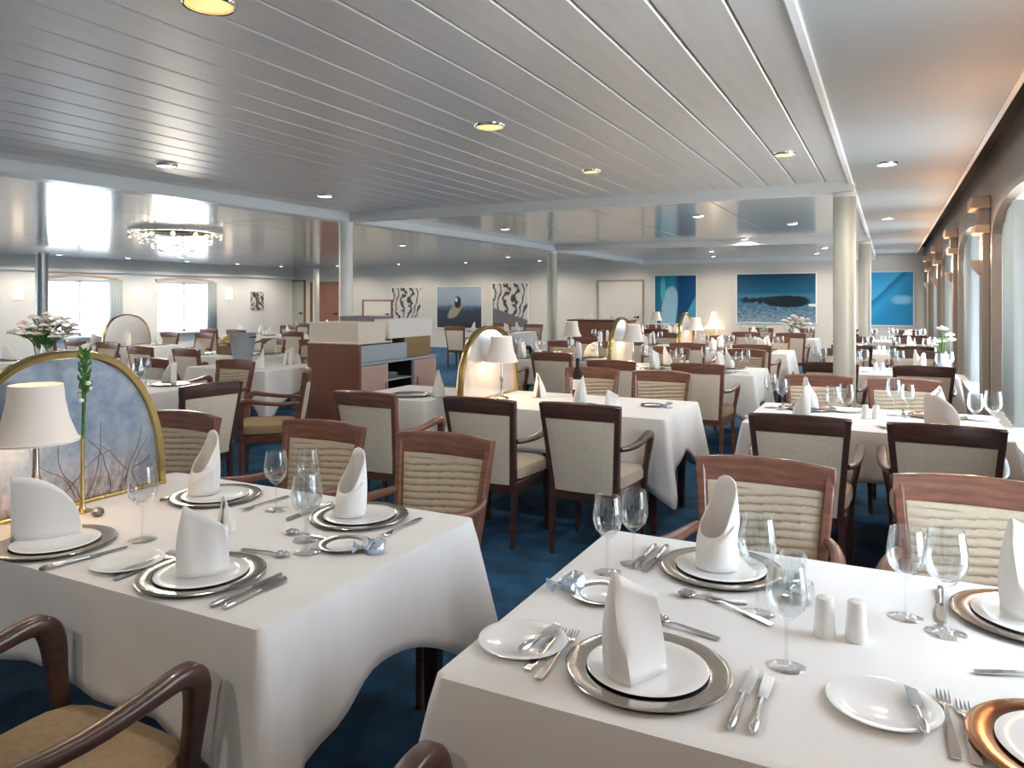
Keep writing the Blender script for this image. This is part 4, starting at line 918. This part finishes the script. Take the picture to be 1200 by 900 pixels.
# ------------------------------------------------------------------ flowers, bucket, far furniture
def bouquet(x, y, z, rx, rz, cols, nfl, label, pot, seed):
    rnd = random.Random(seed); t = thing('flower_arrangement', label, 'flowers', (x, y, z))
    if pot == 'vase': MB().lathe([(0, 0), (.06, 0), (.075, .03), (.05, .12), (.065, .20), (.06, .20), (.045, .12), (0, .02)], 20).build('vase', 'grey_blue', t); zb = .18
    else: MB().box(-rx*.9, rx*.9, -.12, .12, 0, .11, .01).build('basket', 'brown_basket', t); zb = .10
    st = MB(); lf = MB(); heads = []
    for i in range(nfl):
        a = rnd.uniform(0, 2*PI); q = math.sqrt(rnd.random()); hx, hy, hz = rx*q*math.cos(a), (rx if pot == 'vase' else .14)*q*math.sin(a), zb+rz*(.35+.65*rnd.random())*(1-.35*q*q)
        st.tube([(hx*.12, hy*.12, zb-.05), (hx*.5, hy*.5, zb+(hz-zb)*.6), (hx, hy, hz)], .004, 5); heads.append((hx, hy, hz))
        if i % 2 == 0:
            lx, ly, lz = hx*.7, hy*.7, zb+(hz-zb)*.55; r = rnd.uniform(.05, .09); b = rnd.uniform(0, 6)
            lf.loft([[(lx, ly, lz), (lx, ly, lz+.003), (lx+.002, ly, lz)], [(lx+r*.5*math.cos(b)-.02*math.sin(b), ly+r*.5*math.sin(b)+.02*math.cos(b), lz+.03), (lx+r*.5*math.cos(b), ly+r*.5*math.sin(b), lz+.036), (lx+r*.5*math.cos(b)+.02*math.sin(b), ly+r*.5*math.sin(b)-.02*math.cos(b), lz+.03)], [(lx+r*math.cos(b), ly+r*math.sin(b), lz+.02), (lx+r*math.cos(b), ly+r*math.sin(b), lz+.022), (lx+r*math.cos(b)+.001, ly+r*math.sin(b), lz+.02)]])
    st.build('stems', 'stem_green', t); lf.build('leaves', 'leaf_green', t)
    mes = []
    for c in cols:
        b = MB()
        for j in range(6):
            a = 2*PI*j/6; b.ball((.028*math.cos(a), .028*math.sin(a), .006), .024, .55, 7, 5)
        b.ball((0, 0, .016), .02, .8, 7, 5); mes.append(b.mesh('blossom', c))
    for h in heads: obj('blossom', rnd.choice(mes), t, h, rnd.uniform(0, 6))
bouquet(-9.3, 5.55, ZT, .36, .40, ['petal_white', 'petal_white', 'petal_pink'], 90, 'large bouquet of white and pink blossoms on far left table', 'vase', 1)
bouquet(-8.0, 7.35, ZT, .25, .16, ['petal_yellow', 'petal_yellow', 'petal_white'], 40, 'low basket of yellow flowers on a left hall table', 'basket', 2)
bouquet(.48, 8.72, ZT, .10, .30, ['petal_white'], 8, 'small white flowers with green leaves by the starboard curtain', 'vase', 3)
bouquet(-1.6, 15.05, ZT, .30, .26, ['petal_pink', 'petal_white'], 24, 'rosy flower arrangement on the fifth row middle table', 'vase', 5)
napkin(-6.1, 5.95, ZT, R(30), 3, 'white napkin at the corner of the left table by the buffet'); napkin(-6.15, 6.45, ZT, R(190), 0, 'white napkin near the column on the left table by the buffet')
bk = thing('ice_bucket', 'grey flared ice bucket on the left table by the buffet', 'bucket', (-6.62, 6.2, ZT))
MB().lathe([(0, 0), (.09, 0), (.095, .01), (.15, .36), (.155, .365), (.145, .365), (.085, .02), (0, .02)], 32).build('body', 'grey_blue', bk)
for sx in (-1, 1): MB().tube([(sx*.145, -.03, .32), (sx*.18, -.03, .325), (sx*.185, 0, .325), (sx*.18, .03, .325), (sx*.145, .03, .32)], .007).build('handle', 'gap_black', bk)
def sideboard(x0, x1, y0, y1, h, label):
    t = thing('sideboard', label, 'sideboard', ((x0+x1)/2, (y0+y1)/2, 0)); a, b = (x1-x0)/2, (y1-y0)/2
    MB().box(-a, a, -b, b, .08, h-.03, .004).build('body', 'cherry', t, smooth=False); MB().box(-a-.02, a+.02, -b-.02, b+.02, h-.03, h, .005).build('top', 'wood_dark', t, smooth=False); MB().box(-a+.03, a-.03, -b+.03, b-.03, 0, .08).build('plinth', 'gap_black', t, smooth=False)
    for i in range(2):
        d = MB().box(-a+.02+i*a, -.01+i*a, -b-.018, -b, .12, h-.06, .004).build('door', 'cherry', t, smooth=False); MB().box(-a+.06+i*a, -a+.16+i*a, -b-.032, -b-.018, h-.2, h-.185, .002).build('handle', 'chrome', d, smooth=False)
sideboard(-5.5, -4.3, 13.2, 13.65, 1.12, 'brown sideboard beside the slim column before the cream door')
for i in range(5):
    K_TU.put('glass on the brown sideboard, %s from the left' % ('first', 'second', 'third', 'fourth', 'fifth')[i], 'glass', (-5.3+.2*i, 13.42, 1.12), 0, 'glasses on the sideboard')
